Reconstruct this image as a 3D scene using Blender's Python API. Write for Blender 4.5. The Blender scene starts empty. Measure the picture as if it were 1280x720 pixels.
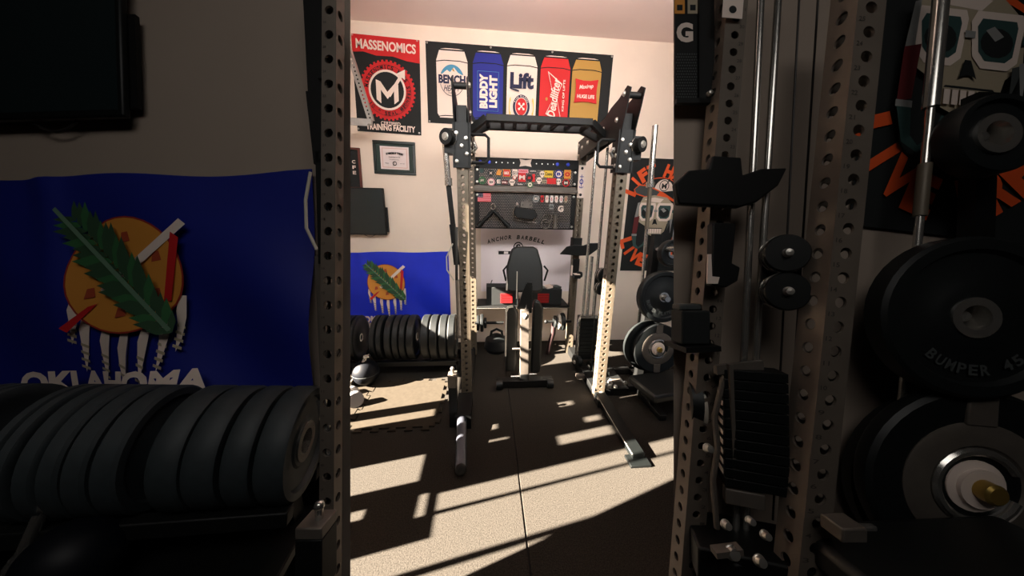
import bpy, math, random
from mathutils import Matrix, Vector
random.seed(7)
S = bpy.context.scene
COL = S.collection
PI = math.pi
V = Vector

# ------------------------------------------------------------------ camera
YAW, PITCH, ROLL, FOC, EYE = 0.08723, 0.24526, 0.01984, 377.49, 1.613
fwd = V((math.sin(YAW)*math.cos(PITCH), math.cos(YAW)*math.cos(PITCH), -math.sin(PITCH)))
rgt0 = V((math.cos(YAW), -math.sin(YAW), 0)); up0 = rgt0.cross(fwd)
RGT = math.cos(ROLL)*rgt0 + math.sin(ROLL)*up0
UP = math.cos(ROLL)*up0 - math.sin(ROLL)*rgt0
FWD = fwd
EYEP = V((0, 0, EYE))
cam_d = bpy.data.cameras.new('camera'); cam = bpy.data.objects.new('camera', cam_d); COL.objects.link(cam)
cam_d.sensor_width = 36; cam_d.lens = FOC/1280*36; cam_d.clip_start = 0.02
cam.matrix_world = Matrix(((RGT.x, UP.x, -FWD.x, 0), (RGT.y, UP.y, -FWD.y, 0), (RGT.z, UP.z, -FWD.z, EYE), (0, 0, 0, 1)))
S.camera = cam

# ------------------------------------------------------------------ light
S.view_settings.view_transform = 'Standard'; S.view_settings.look = 'None'
S.view_settings.gamma = 1; S.view_settings.use_curve_mapping = False
S.view_settings.exposure = 0.0
W = bpy.data.worlds.new('sky'); S.world = W; W.use_nodes = True
bgn = W.node_tree.nodes['Background']
bgn.inputs[0].default_value = (0.62, 0.72, 0.95, 1); bgn.inputs[1].default_value = 0.15

SUN_AZ, SUN_EL = math.radians(12), math.radians(27)
sd = V((math.cos(SUN_AZ)*math.cos(SUN_EL), math.sin(SUN_AZ)*math.cos(SUN_EL), -math.sin(SUN_EL)))
sun_d = bpy.data.lights.new('sun', 'SUN'); sun_d.energy = 150; sun_d.angle = 0.008; sun_d.color = (1, .86, .70)
sun = bpy.data.objects.new('sun', sun_d); COL.objects.link(sun); sun.location = (-6, 0, 4)
sun.rotation_euler = sd.to_track_quat('-Z', 'Y').to_euler()

def area(name, loc, target, sx, sy, power, color, spread=180):
    d = bpy.data.lights.new(name, 'AREA'); d.shape = 'RECTANGLE'; d.size = sx; d.size_y = sy
    d.energy = power; d.color = color; d.spread = math.radians(spread)
    o = bpy.data.objects.new(name, d); COL.objects.link(o); o.location = loc
    o.rotation_euler = (V(target)-V(loc)).to_track_quat('-Z', 'Y').to_euler(); return o
area('gym_wall_fill', (0.4, 1.30, 2.52), (0.4, 3.6, 1.15), 3.4, 0.3, 22, (1, .98, .95), 100)  # added fill light for the back wall, not a fitting of the room
area('gym_ceiling_fill', (0.5, 1.45, 2.75), (0.5, 2.9, 3.4), 2.6, 0.3, 34, (1, .87, .80), 120)  # added uplight that only brightens the ceiling
area('alcove_fill', (0.0, -0.45, 2.85), (0.0, 0.6, 1.3), 1.4, 0.5, 6.2, (1, .95, .90))  # added weak fill behind the eye for the alcoves

# ------------------------------------------------------------------ materials
def lin(c):
    return tuple(((x/255)/12.92 if x/255 <= .04045 else ((x/255+.055)/1.055)**2.4) for x in c)
MATS = {}
def mat(name, rgb, rough=.6, metal=0.0, noise=0.0, scale=30, bump=0.0, spec=.5):
    if name in MATS: return MATS[name]
    m = bpy.data.materials.new(name); m.use_nodes = True
    nt = m.node_tree; b = nt.nodes['Principled BSDF']
    c = lin(rgb)+(1,)
    b.inputs['Base Color'].default_value = c
    b.inputs['Roughness'].default_value = rough; b.inputs['Metallic'].default_value = metal
    b.inputs['Specular IOR Level'].default_value = spec
    if noise or bump:
        tc = nt.nodes.new('ShaderNodeTexCoord'); n = nt.nodes.new('ShaderNodeTexNoise')
        n.inputs['Scale'].default_value = scale; n.inputs['Detail'].default_value = 4
        nt.links.new(tc.outputs['Object'], n.inputs['Vector'])
        if noise:
            r = nt.nodes.new('ShaderNodeMapRange'); r.inputs['From Min'].default_value = .3; r.inputs['From Max'].default_value = .7
            r.inputs['To Min'].default_value = 1-noise; r.inputs['To Max'].default_value = 1+noise
            mx = nt.nodes.new('ShaderNodeVectorMath'); mx.operation = 'SCALE'; mx.inputs[0].default_value = c[:3]
            nt.links.new(n.outputs['Fac'], r.inputs['Value']); nt.links.new(r.outputs[0], mx.inputs['Scale'])
            nt.links.new(mx.outputs[0], b.inputs['Base Color'])
        if bump:
            bp = nt.nodes.new('ShaderNodeBump'); bp.inputs['Strength'].default_value = bump; bp.inputs['Distance'].default_value = .004
            nt.links.new(n.outputs['Fac'], bp.inputs['Height']); nt.links.new(bp.outputs[0], b.inputs['Normal'])
    MATS[name] = m; return m

def mesh_panel_mat(name, pitch, rad):
    """black sheet steel with a staggered grid of round perforations one can see through"""
    m = bpy.data.materials.new(name); m.use_nodes = True; nt = m.node_tree; N = nt.nodes; L = nt.links
    b = N['Principled BSDF']; b.inputs['Base Color'].default_value = (.012, .014, .014, 1); b.inputs['Roughness'].default_value = .5
    tc = N.new('ShaderNodeTexCoord'); sp = N.new('ShaderNodeSeparateXYZ'); L.new(tc.outputs['Object'], sp.inputs[0])
    def mth(op, a, bb=None):
        n = N.new('ShaderNodeMath'); n.operation = op
        for i, x in enumerate((a, bb)):
            if x is None: continue
            if isinstance(x, (int, float)): n.inputs[i].default_value = x
            else: L.new(x, n.inputs[i])
        return n.outputs[0]
    v = mth('DIVIDE', sp.outputs['Z'], pitch*.87); row = mth('FLOOR', v)
    u = mth('ADD', mth('DIVIDE', sp.outputs['X'], pitch), mth('MULTIPLY', row, .5))
    du = mth('MULTIPLY', mth('SUBTRACT', mth('FRACT', u), .5), pitch)
    dv = mth('MULTIPLY', mth('SUBTRACT', mth('FRACT', v), .5), pitch*.87)
    r2 = mth('ADD', mth('MULTIPLY', du, du), mth('MULTIPLY', dv, dv))
    hole = mth('LESS_THAN', r2, rad*rad)
    tr = N.new('ShaderNodeBsdfTransparent'); mx = N.new('ShaderNodeMixShader')
    L.new(hole, mx.inputs[0]); L.new(b.outputs[0], mx.inputs[1]); L.new(tr.outputs[0], mx.inputs[2])
    L.new(mx.outputs[0], N['Material Output'].inputs['Surface'])
    return m

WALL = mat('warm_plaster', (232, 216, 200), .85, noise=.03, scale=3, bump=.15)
ALCW = mat('shaded_plaster', (158, 143, 130), .85, noise=.03, scale=3, bump=.15)  # wall plaster again, the alcove's dimness put into its colour
CEIL = mat('ceiling_plaster', (226, 206, 200), .9, noise=.02, scale=3)
RUBBER = mat('speckled_rubber', (50, 47, 43), .92, noise=.45, scale=160, bump=.5, spec=.08)
FOAM = mat('foam_tile', (54, 49, 42), .95, noise=.10, scale=40, spec=.05)
CONC = mat('dark_concrete', (40, 38, 36), .95, noise=.2, scale=20)
STEEL = mat('clear_coated_steel', (104, 94, 80), .5, .25, noise=.10, scale=14)
ALC_STEEL = mat('alcove_toned_steel', (112, 102, 92), .55, .3, noise=.10, scale=14)  # upright steel again, its colour retuned for the alcove's light
CHROME = mat('chrome', (205, 202, 196), .22, .9)
BLACK = mat('black_powder_coat', (13, 14, 14), .55, noise=.15, scale=60, spec=.3)
SATIN = mat('black_satin', (11, 14, 14), .45, spec=.3)
BRUB = mat('black_bumper_rubber', (14, 18, 19), .5, noise=.12, scale=50, spec=.45)
IRON = mat('grey_iron', (98, 91, 84), .5, .3, noise=.12, scale=25)
VINYL = mat('black_vinyl', (10, 13, 12), .55, bump=.1, scale=80)
PADSIDE = mat('pale_trim_lit_edge', (196, 190, 176), .6)  # pale trim; on the bench it paints the light along a pad edge
WHITE = mat('print_white', (226, 216, 212), .75)
CREAM = mat('print_cream', (230, 212, 200), .75)
INK = mat('print_black', (15, 20, 21), .8)
RED = mat('print_red', (196, 24, 28), .7)
ORANGE = mat('print_orange', (226, 84, 28), .7)
BLUE = mat('print_blue', (18, 30, 130), .7)
NAVY = mat('print_navy', (16, 22, 60), .7)
SKYB = mat('print_sky_blue', (70, 140, 175), .7)
GOLD = mat('print_gold', (176, 136, 62), .7)
YEL = mat('print_yellow', (222, 186, 60), .7)
GREEN = mat('print_green', (50, 104, 60), .7)
LEAF = mat('print_leaf', (46, 78, 52), .7)
PINK = mat('print_pink', (220, 150, 160), .7)
GREY = mat('print_grey', (140, 140, 138), .7)
DGREY = mat('print_dark_grey', (62, 66, 66), .7)
TAN = mat('print_bone', (170, 156, 132), .7)
TEAL = mat('print_teal', (44, 72, 70), .7)
AMBER = mat('print_amber', (214, 142, 54), .7)
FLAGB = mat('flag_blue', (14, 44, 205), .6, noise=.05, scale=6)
SCREEN = mat('screen_black', (20, 32, 34), .35)
WOODR = mat('red_brown_frame', (96, 44, 34), .5)
FRAMEG = mat('dark_green_frame', (22, 34, 30), .35)
PAPER = mat('certificate_paper', (222, 208, 206), .8)
REDPL = mat('red_plastic', (150, 14, 18), .5)
DKRED = mat('dark_red_grip', (34, 12, 13), .6)
BOLT = mat('bolt_steel', (200, 196, 188), .3, .8)
BLUEP = mat('blue_anodised', (40, 60, 190), .35, .3)
BRASS = mat('brass', (170, 140, 70), .3, .7)
CABLE = mat('black_cable', (30, 26, 24), .5)
MESHM = mesh_panel_mat('perforated_black_steel', .018, .0040)

# ------------------------------------------------------------------ mesh builder
_txt = {}
def text_geom(body, bold=0.0):
    k = (body, bold)
    if k not in _txt:
        c = bpy.data.curves.new('txt', 'FONT'); c.body = body; c.size = 1; c.offset = bold; c.resolution_u = 3
        o = bpy.data.objects.new('txt', c); COL.objects.link(o)
        dg = bpy.context.evaluated_depsgraph_get(); me = bpy.data.meshes.new_from_object(o.evaluated_get(dg))
        vs = [tuple(v.co) for v in me.vertices]; fs = [tuple(p.vertices) for p in me.polygons]
        bpy.data.objects.remove(o); bpy.data.curves.remove(c); bpy.data.meshes.remove(me)
        _txt[k] = (vs, fs)
    return _txt[k]

class MB:
    def __init__(s, material=None):
        s.v = []; s.f = []; s.mi = []; s.sm = []; s.mats = []; s.z = 0.0; s.T = None
        s.use(material or BLACK)
    def use(s, m):
        if m not in s.mats: s.mats.append(m)
        s.cur = s.mats.index(m); return s
    def add(s, vs, fs, smooth=False):
        n = len(s.v)
        for p in vs:
            p = V(p); s.v.append(s.T @ p if s.T else p)
        for f in fs:
            s.f.append([i+n for i in f]); s.mi.append(s.cur); s.sm.append(smooth)
        return s
    def box(s, a, b):
        (x0, y0, z0), (x1, y1, z1) = a, b
        return s.add([(x0,y0,z0),(x1,y0,z0),(x1,y1,z0),(x0,y1,z0),(x0,y0,z1),(x1,y0,z1),(x1,y1,z1),(x0,y1,z1)],
                     [(0,3,2,1),(4,5,6,7),(0,1,5,4),(1,2,6,5),(2,3,7,6),(3,0,4,7)])
    def cbox(s, c, d):
        return s.box([c[i]-d[i]/2 for i in range(3)], [c[i]+d[i]/2 for i in range(3)])
    def bar(s, p, q, w, h, upv=(0, 0, 1)):
        """rectangular bar from p to q"""
        p, q = V(p), V(q); t = (q-p).normalized(); u = V(upv)
        if abs(t.dot(u)) > .98: u = V((0, 1, 0))
        a = t.cross(u).normalized(); b = a.cross(t)
        vs = [o+a*i*w/2+b*j*h/2 for o in (p, q) for i, j in ((-1,-1),(1,-1),(1,1),(-1,1))]
        return s.add(vs, [(0,1,2,3),(7,6,5,4),(0,4,5,1),(1,5,6,2),(2,6,7,3),(3,7,4,0)])
    def lathe(s, prof, o, axis, n=28):
        o = V(o); ax = V(axis).normalized(); r = V((0,0,1)) if abs(ax.z) < .9 else V((1,0,0))
        a = ax.cross(r).normalized(); b = ax.cross(a); vs = []; fs = []
        for rad, h in prof:
            for i in range(n):
                t = 2*PI*i/n; vs.append(o+ax*h+(a*math.cos(t)+b*math.sin(t))*rad)
        k = len(prof)
        for j in range(k-1):
            for i in range(n):
                i2 = (i+1) % n; fs.append((j*n+i, j*n+i2, (j+1)*n+i2, (j+1)*n+i))
        s.add(vs, fs, True)
        if prof[0][0] > 1e-4: s.add(vs[:n], [tuple(range(n))[::-1]])
        if prof[-1][0] > 1e-4: s.add(vs[-n:], [tuple(range(n))])
        return s
    def cyl(s, p, q, r, r2=None, n=18):
        p, q = V(p), V(q); return s.lathe([(r, 0), (r if r2 is None else r2, (q-p).length)], p, q-p, n)
    def ball(s, c, r, sx=1, n=16):
        return s.lathe([(max(1e-5, r*math.sin(PI*i/n)), -r*math.cos(PI*i/n)*sx) for i in range(n+1)], c, (0,0,1), 24)
    def tube(s, pts, r, n=8, closed=False):
        pts = [V(p) for p in pts]; k = len(pts); vs = []; fs = []; prev = None
        for i, p in enumerate(pts):
            a = pts[(i-1) % k] if (closed or i) else p; b = pts[(i+1) % k] if (closed or i < k-1) else p
            t = (b-a).normalized()
            if prev is None:
                u = V((0,0,1)) if abs(t.z) < .9 else V((1,0,0)); prev = t.cross(u).normalized()
            prev = (prev - t*prev.dot(t)).normalized(); bb = t.cross(prev)
            for j in range(n):
                an = 2*PI*j/n; vs.append(p+(prev*math.cos(an)+bb*math.sin(an))*r)
        for i in range(k if closed else k-1):
            i2 = (i+1) % k
            for j in range(n):
                j2 = (j+1) % n; fs.append((i*n+j, i*n+j2, i2*n+j2, i2*n+j))
        s.add(vs, fs, True)
        if not closed: s.add(vs[:n], [tuple(range(n))[::-1]]); s.add(vs[-n:], [tuple(range(n))])
        return s
    def prism(s, poly, M, depth):
        n = len(poly)
        vs = [M @ V((x, y, 0)) for x, y in poly]+[M @ V((x, y, depth)) for x, y in poly]
        return s.add(vs, [tuple(range(n))[::-1], tuple(range(n, 2*n))]+[(i, (i+1) % n, n+(i+1) % n, n+i) for i in range(n)])
    def perf(s, M, w, L, pitch=.05, r=.012, t=.005, first=None, k=4):
        """sheet w wide (x) and L long (y) with a row of round holes down the middle"""
        m = 4*k; cells = int((L-.01)/pitch); y0 = (L-cells*pitch)/2 if first is None else first
        def q(x0, a, x1, b): s.add([M @ V(c) for c in ((x0,a,0),(x1,a,0),(x1,b,0),(x0,b,0))], [(0,1,2,3)])
        q(-w/2, 0, w/2, y0); q(-w/2, y0+cells*pitch, w/2, L)
        for c in range(cells):
            cy = y0+(c+.5)*pitch; vs = []; fs = []
            for i in range(m):
                a = 2*PI*(i+.5)/m; ca, sa = math.cos(a), math.sin(a)
                vs.append(M @ V((r*ca, cy+r*sa, 0)))
            for i in range(m):
                a = 2*PI*(i+.5)/m; ca, sa = math.cos(a), math.sin(a)
                vs.append(M @ V((r*ca, cy+r*sa, -t)))
            per = []
            for e in range(4):
                for i in range(k):
                    u = -1+2*(i+.5)/k if False else -1+2*i/k
                    x, y = [(1, u), (-u, 1), (-1, -u), (u, -1)][e]; per.append((x, y))
            off = k//2          # perimeter starts at angle -45 deg
            for x, y in per: vs.append(M @ V((x*w/2, cy+y*pitch/2, 0)))
            for i in range(m):
                i2 = (i+1) % m; j = (i+off) % m; j2 = (i+1+off) % m
                fs.append((i, 2*m+(i+off) % m, 2*m+(i+1+off) % m, i2))
                fs.append((i2, m+i2, m+i, i))
            s.add(vs, fs)
        return s
    # ---- flat printing: x right, y up on the frame s.P, each layer a hair higher
    def lay(s, dz=.0005): s.z += dz; return s
    def poly(s, pts, m):
        s.use(m).lay(); return s.add([s.P @ V((x, y, s.z)) for x, y in pts], [tuple(range(len(pts)))])
    def rect(s, x0, y0, x1, y1, m): return s.poly([(x0,y0),(x1,y0),(x1,y1),(x0,y1)], m)
    def ell(s, cx, cy, rx, ry, m, n=36, ri=0.0, a0=0, a1=2*PI):
        s.use(m).lay(); vs = []; fs = []; rings = [ri, (1+ri)/2, 1] if ri else [.02, .25, .5, .75, 1]
        full = abs(a1-a0-2*PI) < 1e-3; c = n if full else n+1
        for k in rings:
            for i in range(c):
                a = a0+(a1-a0)*i/n; vs.append(s.P @ V((cx+rx*k*math.cos(a), cy+ry*k*math.sin(a), s.z)))
        for j in range(len(rings)-1):
            for i in range(n): i2 = (i+1) % c; fs.append((j*c+i, j*c+i2, (j+1)*c+i2, (j+1)*c+i)[::-1])
        return s.add(vs, fs)
    def gear(s, cx, cy, r0, r1, n, m):
        pts = []
        for i in range(2*n):
            for a in (-.28, .28):
                r = r1 if i % 2 == 0 else r0; t = 2*PI*(i+a*1.6)/(2*n); pts.append((cx+r*math.cos(t), cy+r*math.sin(t)))
        return s.poly(pts, m)
    def text(s, body, cx, cy, w, h, m, rot=0, bold=.02, shear=0):
        vs, fs = text_geom(body, bold)
        if not vs: return s
        s.use(m).lay(); xs = [v[0] for v in vs]; ys = [v[1] for v in vs]
        x0, x1, y0, y1 = min(xs), max(xs), min(ys), max(ys); kx = w/(x1-x0); ky = h/(y1-y0) if h else kx
        c, sn = math.cos(rot), math.sin(rot); out = []
        for x, y, _ in vs:
            X = (x-(x0+x1)/2)*kx; Y = (y-(y0+y1)/2)*ky; X += shear*Y
            out.append(s.P @ V((cx+X*c-Y*sn, cy+X*sn+Y*c, s.z)))
        return s.add(out, fs)
    def arctext(s, body, cx, cy, R, mid, step, h, m, inner=False, ry=None, bold=.03):
        n = len(body)
        for i, ch in enumerate(body):
            if ch == ' ': continue
            a = mid + (step*(i-(n-1)/2))*(1 if inner else -1)
            x = cx+R*math.cos(a); y = cy+(ry or R)*math.sin(a)
            s.text(ch, x, y, h*.22 if ch == 'I' else h*.72, h, m, a+PI/2 if inner else a-PI/2, bold)
        return s
    def warp(s, fn):
        s.v = [fn(p) for p in s.v]; return s
    def build(s, name, parent=None, bevel=0, origin=None, kind=None, label=None):
        """link as one mesh object; vertices are world coordinates"""
        me = bpy.data.meshes.new(name)
        if parent is not None: o0 = V(ROOT[parent.name])
        elif origin is not None: o0 = V(origin)
        else:
            lo = [min(p[i] for p in s.v) for i in range(3)]; hi = [max(p[i] for p in s.v) for i in range(3)]
            o0 = V(((lo[0]+hi[0])/2, (lo[1]+hi[1])/2, lo[2]))
        me.from_pydata([tuple(p-o0) for p in s.v], [], s.f)
        for m in s.mats: me.materials.append(m)
        me.polygons.foreach_set('material_index', s.mi); me.polygons.foreach_set('use_smooth', s.sm)
        me.update(); me.set_sharp_from_angle(angle=math.radians(38)); ob = bpy.data.objects.new(name, me); COL.objects.link(ob)
        if parent is not None: ob.parent = parent; ROOT[ob.name] = o0
        else: ob.location = o0; ROOT[ob.name] = o0
        if bevel:
            b = ob.modifiers.new('edge', 'BEVEL'); b.width = bevel; b.segments = 2; b.limit_method = 'ANGLE'
        if kind: ob['kind'] = kind
        if label: ob['label'] = label
        return ob
ROOT = {}
def tag(o, label, cat, group=None):
    o['label'] = label; o['category'] = cat
    if group: o['group'] = group
    return o
def thing(name, label, cat, loc=(0, 0, 0), group=None):
    o = bpy.data.objects.new(name, None); COL.objects.link(o); o.location = loc; o.empty_display_size = .1
    ROOT[o.name] = V(loc); return tag(o, label, cat, group)
def copy_thing(src, M, label):
    """a copy of a thing and each of its parts, moved by matrix M"""
    c = src.copy(); COL.objects.link(c); c.matrix_world = M; c['label'] = label
    for ch in list(src.children):
        d = ch.copy(); COL.objects.link(d); d.parent = c
        for g in list(ch.children):
            e = g.copy(); COL.objects.link(e); e.parent = d
    return c
def frame(o, x, y):
    x = V(x).normalized(); y = V(y); y = (y-x*y.dot(x)).normalized(); z = x.cross(y)
    return Matrix(((x.x, y.x, z.x, o[0]), (x.y, y.y, z.y, o[1]), (x.z, y.z, z.z, o[2]), (0, 0, 0, 1)))

YF, YR, YW = 2.338, 3.27, 3.609          # front uprights, rear uprights, back wall
XL, XR = -0.168, 1.002                   # left and right uprights
def wallf(x, z, off=.004, rot=0):        # a frame on the back wall, facing the room
    return frame((x, YW-off, z), (math.cos(rot), 0, math.sin(rot)), (-math.sin(rot), 0, math.cos(rot)))
# the two sloping alcove walls: square to one line of sight, leaning back at the top
DW = 0.80
def sl(x, y, d=DW):
    """point d metres out along the slope's normal; x, y on a chart of the gym wall (big scale)"""
    X = (x-438)*3.168; Y = (y-246.4)*3.168
    return EYEP + RGT*((X-640)*d/FOC) + UP*((360-Y)*d/FOC) + FWD*d
def sf(x, y, d=DW, rot=0):
    c, s_ = math.cos(rot), math.sin(rot)
    return frame(sl(x, y, d), RGT*c+UP*s_, UP*c-RGT*s_)
def sk(d): return 3.168*d/FOC            # metres per chart unit at d

# ------------------------------------------------------------------ structure
def struct(mb, name, **k): return mb.build(name, kind='structure', **k)
m = MB(CONC); m.box((-4, -2.2, -.1), (4.5, 3.8, -.012)); struct(m, 'floor')
m = MB(WALL); m.box((-4, YW, -.02), (4.5, YW+.12, 3.5)); struct(m, 'wall_back')
m = MB(CEIL); m.box((-2.3, 1.35, 3.40), (3.3, YW, 3.5)); struct(m, 'ceiling')
m = MB(CONC); m.box((3.1, 1.2, -.02), (3.22, YW, 3.4)); struct(m, 'wall_right')  # out of view; kept dark to cut bounced sunlight
# unseen sun mask on the left: gaps shaped to lay the floor's sun patches
SUN_GAPS = [(.30, .64, -.1, 2.4), (.67, .80, -.1, 2.4), (.80, .92, 1.0, 2.4), (.94, 1.05, 1.0, 2.4), (1.0, 1.06, .76, .81),
        (.93, 1.07, .945, .98), (1.17, 1.385, .66, .94), (1.375, 1.395, 1.05, 1.24), (1.21, 1.30, 1.42, 1.66), (1.38, 1.44, 1.56, 1.64),
        (1.50, 1.56, 1.12, 1.2), (1.62, 1.68, 1.38, 1.55), (1.77, 1.86, .45, .95), (1.965, 2.38, .45, 1.02), (1.98, 2.07, 1.42, 1.6), (1.98, 2.07, 1.63, 1.7), (1.98, 2.07, 1.73, 1.9), (1.98, 2.07, 1.93, 2.1),
        (1.60, 1.86, 1.68, 2.75), (2.35, 2.85, 1.37, 2.0)]
ys = sorted({.30, YW} | {o[0] for o in SUN_GAPS} | {o[1] for o in SUN_GAPS}); zs = sorted({-.012, 3.4} | {max(-.012, o[2]) for o in SUN_GAPS} | {o[3] for o in SUN_GAPS})
m = MB(WALL)
for y0, y1 in zip(ys, ys[1:]):
    run = None
    for z0, z1 in list(zip(zs, zs[1:]))+[(9, 9)]:
        yc_, zc_ = (y0+y1)/2, (z0+z1)/2
        solid = zc_ < 3.5 and not any(a < yc_ < b and c < zc_ < d for a, b, c, d in SUN_GAPS)
        if solid: run = (run[0], z1) if run else (z0, z1)
        elif run: m.box((-2.225, y0, run[0]), (-2.2, y1, run[1])); run = None
struct(m, 'sun_mask_left')
# added sloping walls; the two alcoves hold enlarged dim repeats of the gym
def px(X, Y, d=DW): return EYEP + RGT*((X-640)*d/FOC) + UP*((360-Y)*d/FOC) + FWD*d
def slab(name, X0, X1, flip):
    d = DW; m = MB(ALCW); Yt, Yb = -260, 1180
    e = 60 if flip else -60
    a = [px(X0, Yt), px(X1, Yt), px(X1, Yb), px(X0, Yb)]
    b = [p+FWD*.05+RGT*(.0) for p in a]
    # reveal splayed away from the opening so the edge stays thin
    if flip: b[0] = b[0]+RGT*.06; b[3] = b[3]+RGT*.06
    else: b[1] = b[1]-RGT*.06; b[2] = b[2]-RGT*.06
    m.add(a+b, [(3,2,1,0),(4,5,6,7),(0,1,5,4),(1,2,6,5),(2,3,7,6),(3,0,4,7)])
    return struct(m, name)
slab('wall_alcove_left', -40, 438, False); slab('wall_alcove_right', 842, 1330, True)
pl = px(-40, 360); pr = px(1330, 360)
for nm, X, sx in (('shade_side_left', -38, -1), ('shade_side_right', 1328, 1)):  # unseen sides added to keep sun and sky off the alcoves
    a, b = px(X, -250), px(X, 1170); m = MB(CONC)
    f_ = lambda z: b.y+(a.y-b.y)*(z-b.z)/(a.z-b.z)+.02
    g_ = lambda z: b.x+(a.x-b.x)*(z-b.z)/(a.z-b.z)
    lo, hi = -.012, 3.3; q = [(g_(lo), f_(lo), lo), (g_(hi), f_(hi), hi), (g_(hi), -2.0, hi), (g_(lo), -2.0, lo)]
    q2 = [(x+sx*.1, y, z) for x, y, z in q]
    m.add(q+q2, [(0,1,2,3),(7,6,5,4),(0,4,5,1),(1,5,6,2),(2,6,7,3),(3,7,4,0)]); struct(m, nm)
m = MB(CONC); m.box((pl.x-.12, -2.1, -.012), (pr.x+.12, -2.0, 3.3)); struct(m, 'shade_front')  # unseen wall added to keep the alcoves dim
m = MB(CONC); m.box((pl.x-.12, -2.1, 3.3), (pr.x+.12, 1.12, 3.38)); struct(m, 'shade_ceiling')  # unseen roof added to shut outside light out of the alcoves

# rubber stall mats either side of the seam
def floormat(x0, x1, y0, y1, label):
    m = MB(RUBBER); m.box((x0, y0, -.012), (x1, y1, 0)); return tag(m.build('rubber_floor_mat', bevel=.003), label, 'floor mat', 'rubber floor mats')
floormat(-1.9, .198, .35, YW-.01, 'speckled rubber floor mat left of the seam in the sunlit gym')
floormat(.206, 2.9, .35, YW-.01, 'speckled rubber floor mat right of the seam in the sunlit gym')

# ------------------------------------------------------------------ printed banners
def cloth_base(m, w, h, mt, nx=1, ny=1):
    """cloth sheet with thickness, centred on the frame"""
    m.use(mt); M = m.P; t = .002; vs = []; fs = []
    for k in (0, 1):
        for j in range(ny+1):
            for i in range(nx+1): vs.append(M @ V((-w/2+w*i/nx, -h/2+h*j/ny, t*(k))))
    n = (nx+1)*(ny+1)
    for j in range(ny):
        for i in range(nx):
            a = j*(nx+1)+i; q = (a, a+1, a+nx+2, a+nx+1)
            fs.append(q[::-1]); fs.append(tuple(x+n for x in q))
    def rim(seq):
        for a, b in zip(seq, seq[1:]): fs.append((a, b, b+n, a+n))
    bt = list(range(nx+1)); rt = [j*(nx+1)+nx for j in range(ny+1)]
    rim(bt); rim(rt); rim([ny*(nx+1)+i for i in range(nx, -1, -1)]); rim([j*(nx+1) for j in range(ny, -1, -1)])
    m.add(vs, fs, True); m.z = t
def grommet(m, x, y, r=.009):
    m.ell(x, y, r, r, BOLT, 14, .5)

def club_banner(P):
    m = MB(INK); m.P = P; w, h = .655, .875; cloth_base(m, w, h, INK)
    m.poly([(-w/2, h/2), (-w/2, h/2-.155), (-.22, h/2-.145), (-.1, h/2-.17), (.06, h/2-.165), (.2, h/2-.195), (w/2, h/2-.205), (w/2, h/2)], RED)
    m.text('MASSENOMICS', 0, h/2-.082, .58, .085, CREAM, -.01, .03)
    m.gear(0, -.04, .262, .278, 40, RED); m.ell(0, -.04, .235, .235, INK, 44, .985)
    m.arctext('MASSENOMICS', 0, -.04, .212, 2.15, .165, .038, INK); m.arctext('MASS STRENGTH', 0, -.04, .212, .05, .155, .036, INK)
    m.arctext('IO * SEAL OF', 0, -.04, .215, -1.6, .165, .036, INK, True)
    m.ell(0, -.04, .185, .185, CREAM); m.ell(0, -.04, .165, .165, INK)
    y = -.04
    m.poly([(-.11, y+.09), (-.11, y-.09), (-.065, y-.125), (-.065, y+.0), (0, y-.08), (.065, y+.0), (.065, y-.125), (.11, y-.09), (.11, y+.06), (.07, y+.06), (0, y-.015), (-.065, y+.075)], CREAM)
    m.poly([(.0, y-.045), (.028, y-.06), (.15, y+.125), (.178, y+.105), (.182, y+.2), (.095, y+.155), (.125, y+.14)], CREAM)
    m.text('CERTIFIED', .02, -.348, .2, .032, CREAM, 0, .02); m.text('TRAINING FACILITY', .02, -.39, .5, .06, CREAM, 0, .04)
    for x in (-.31, .31):
        for yy in (-.42, .42): grommet(m, x, yy)
    return m
tag(club_banner(wallf(-1.005, 2.84, .006, -.03)).build('wall_banner'), 'black and red lifting club banner with arrow M emblem on back wall', 'banner')

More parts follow.
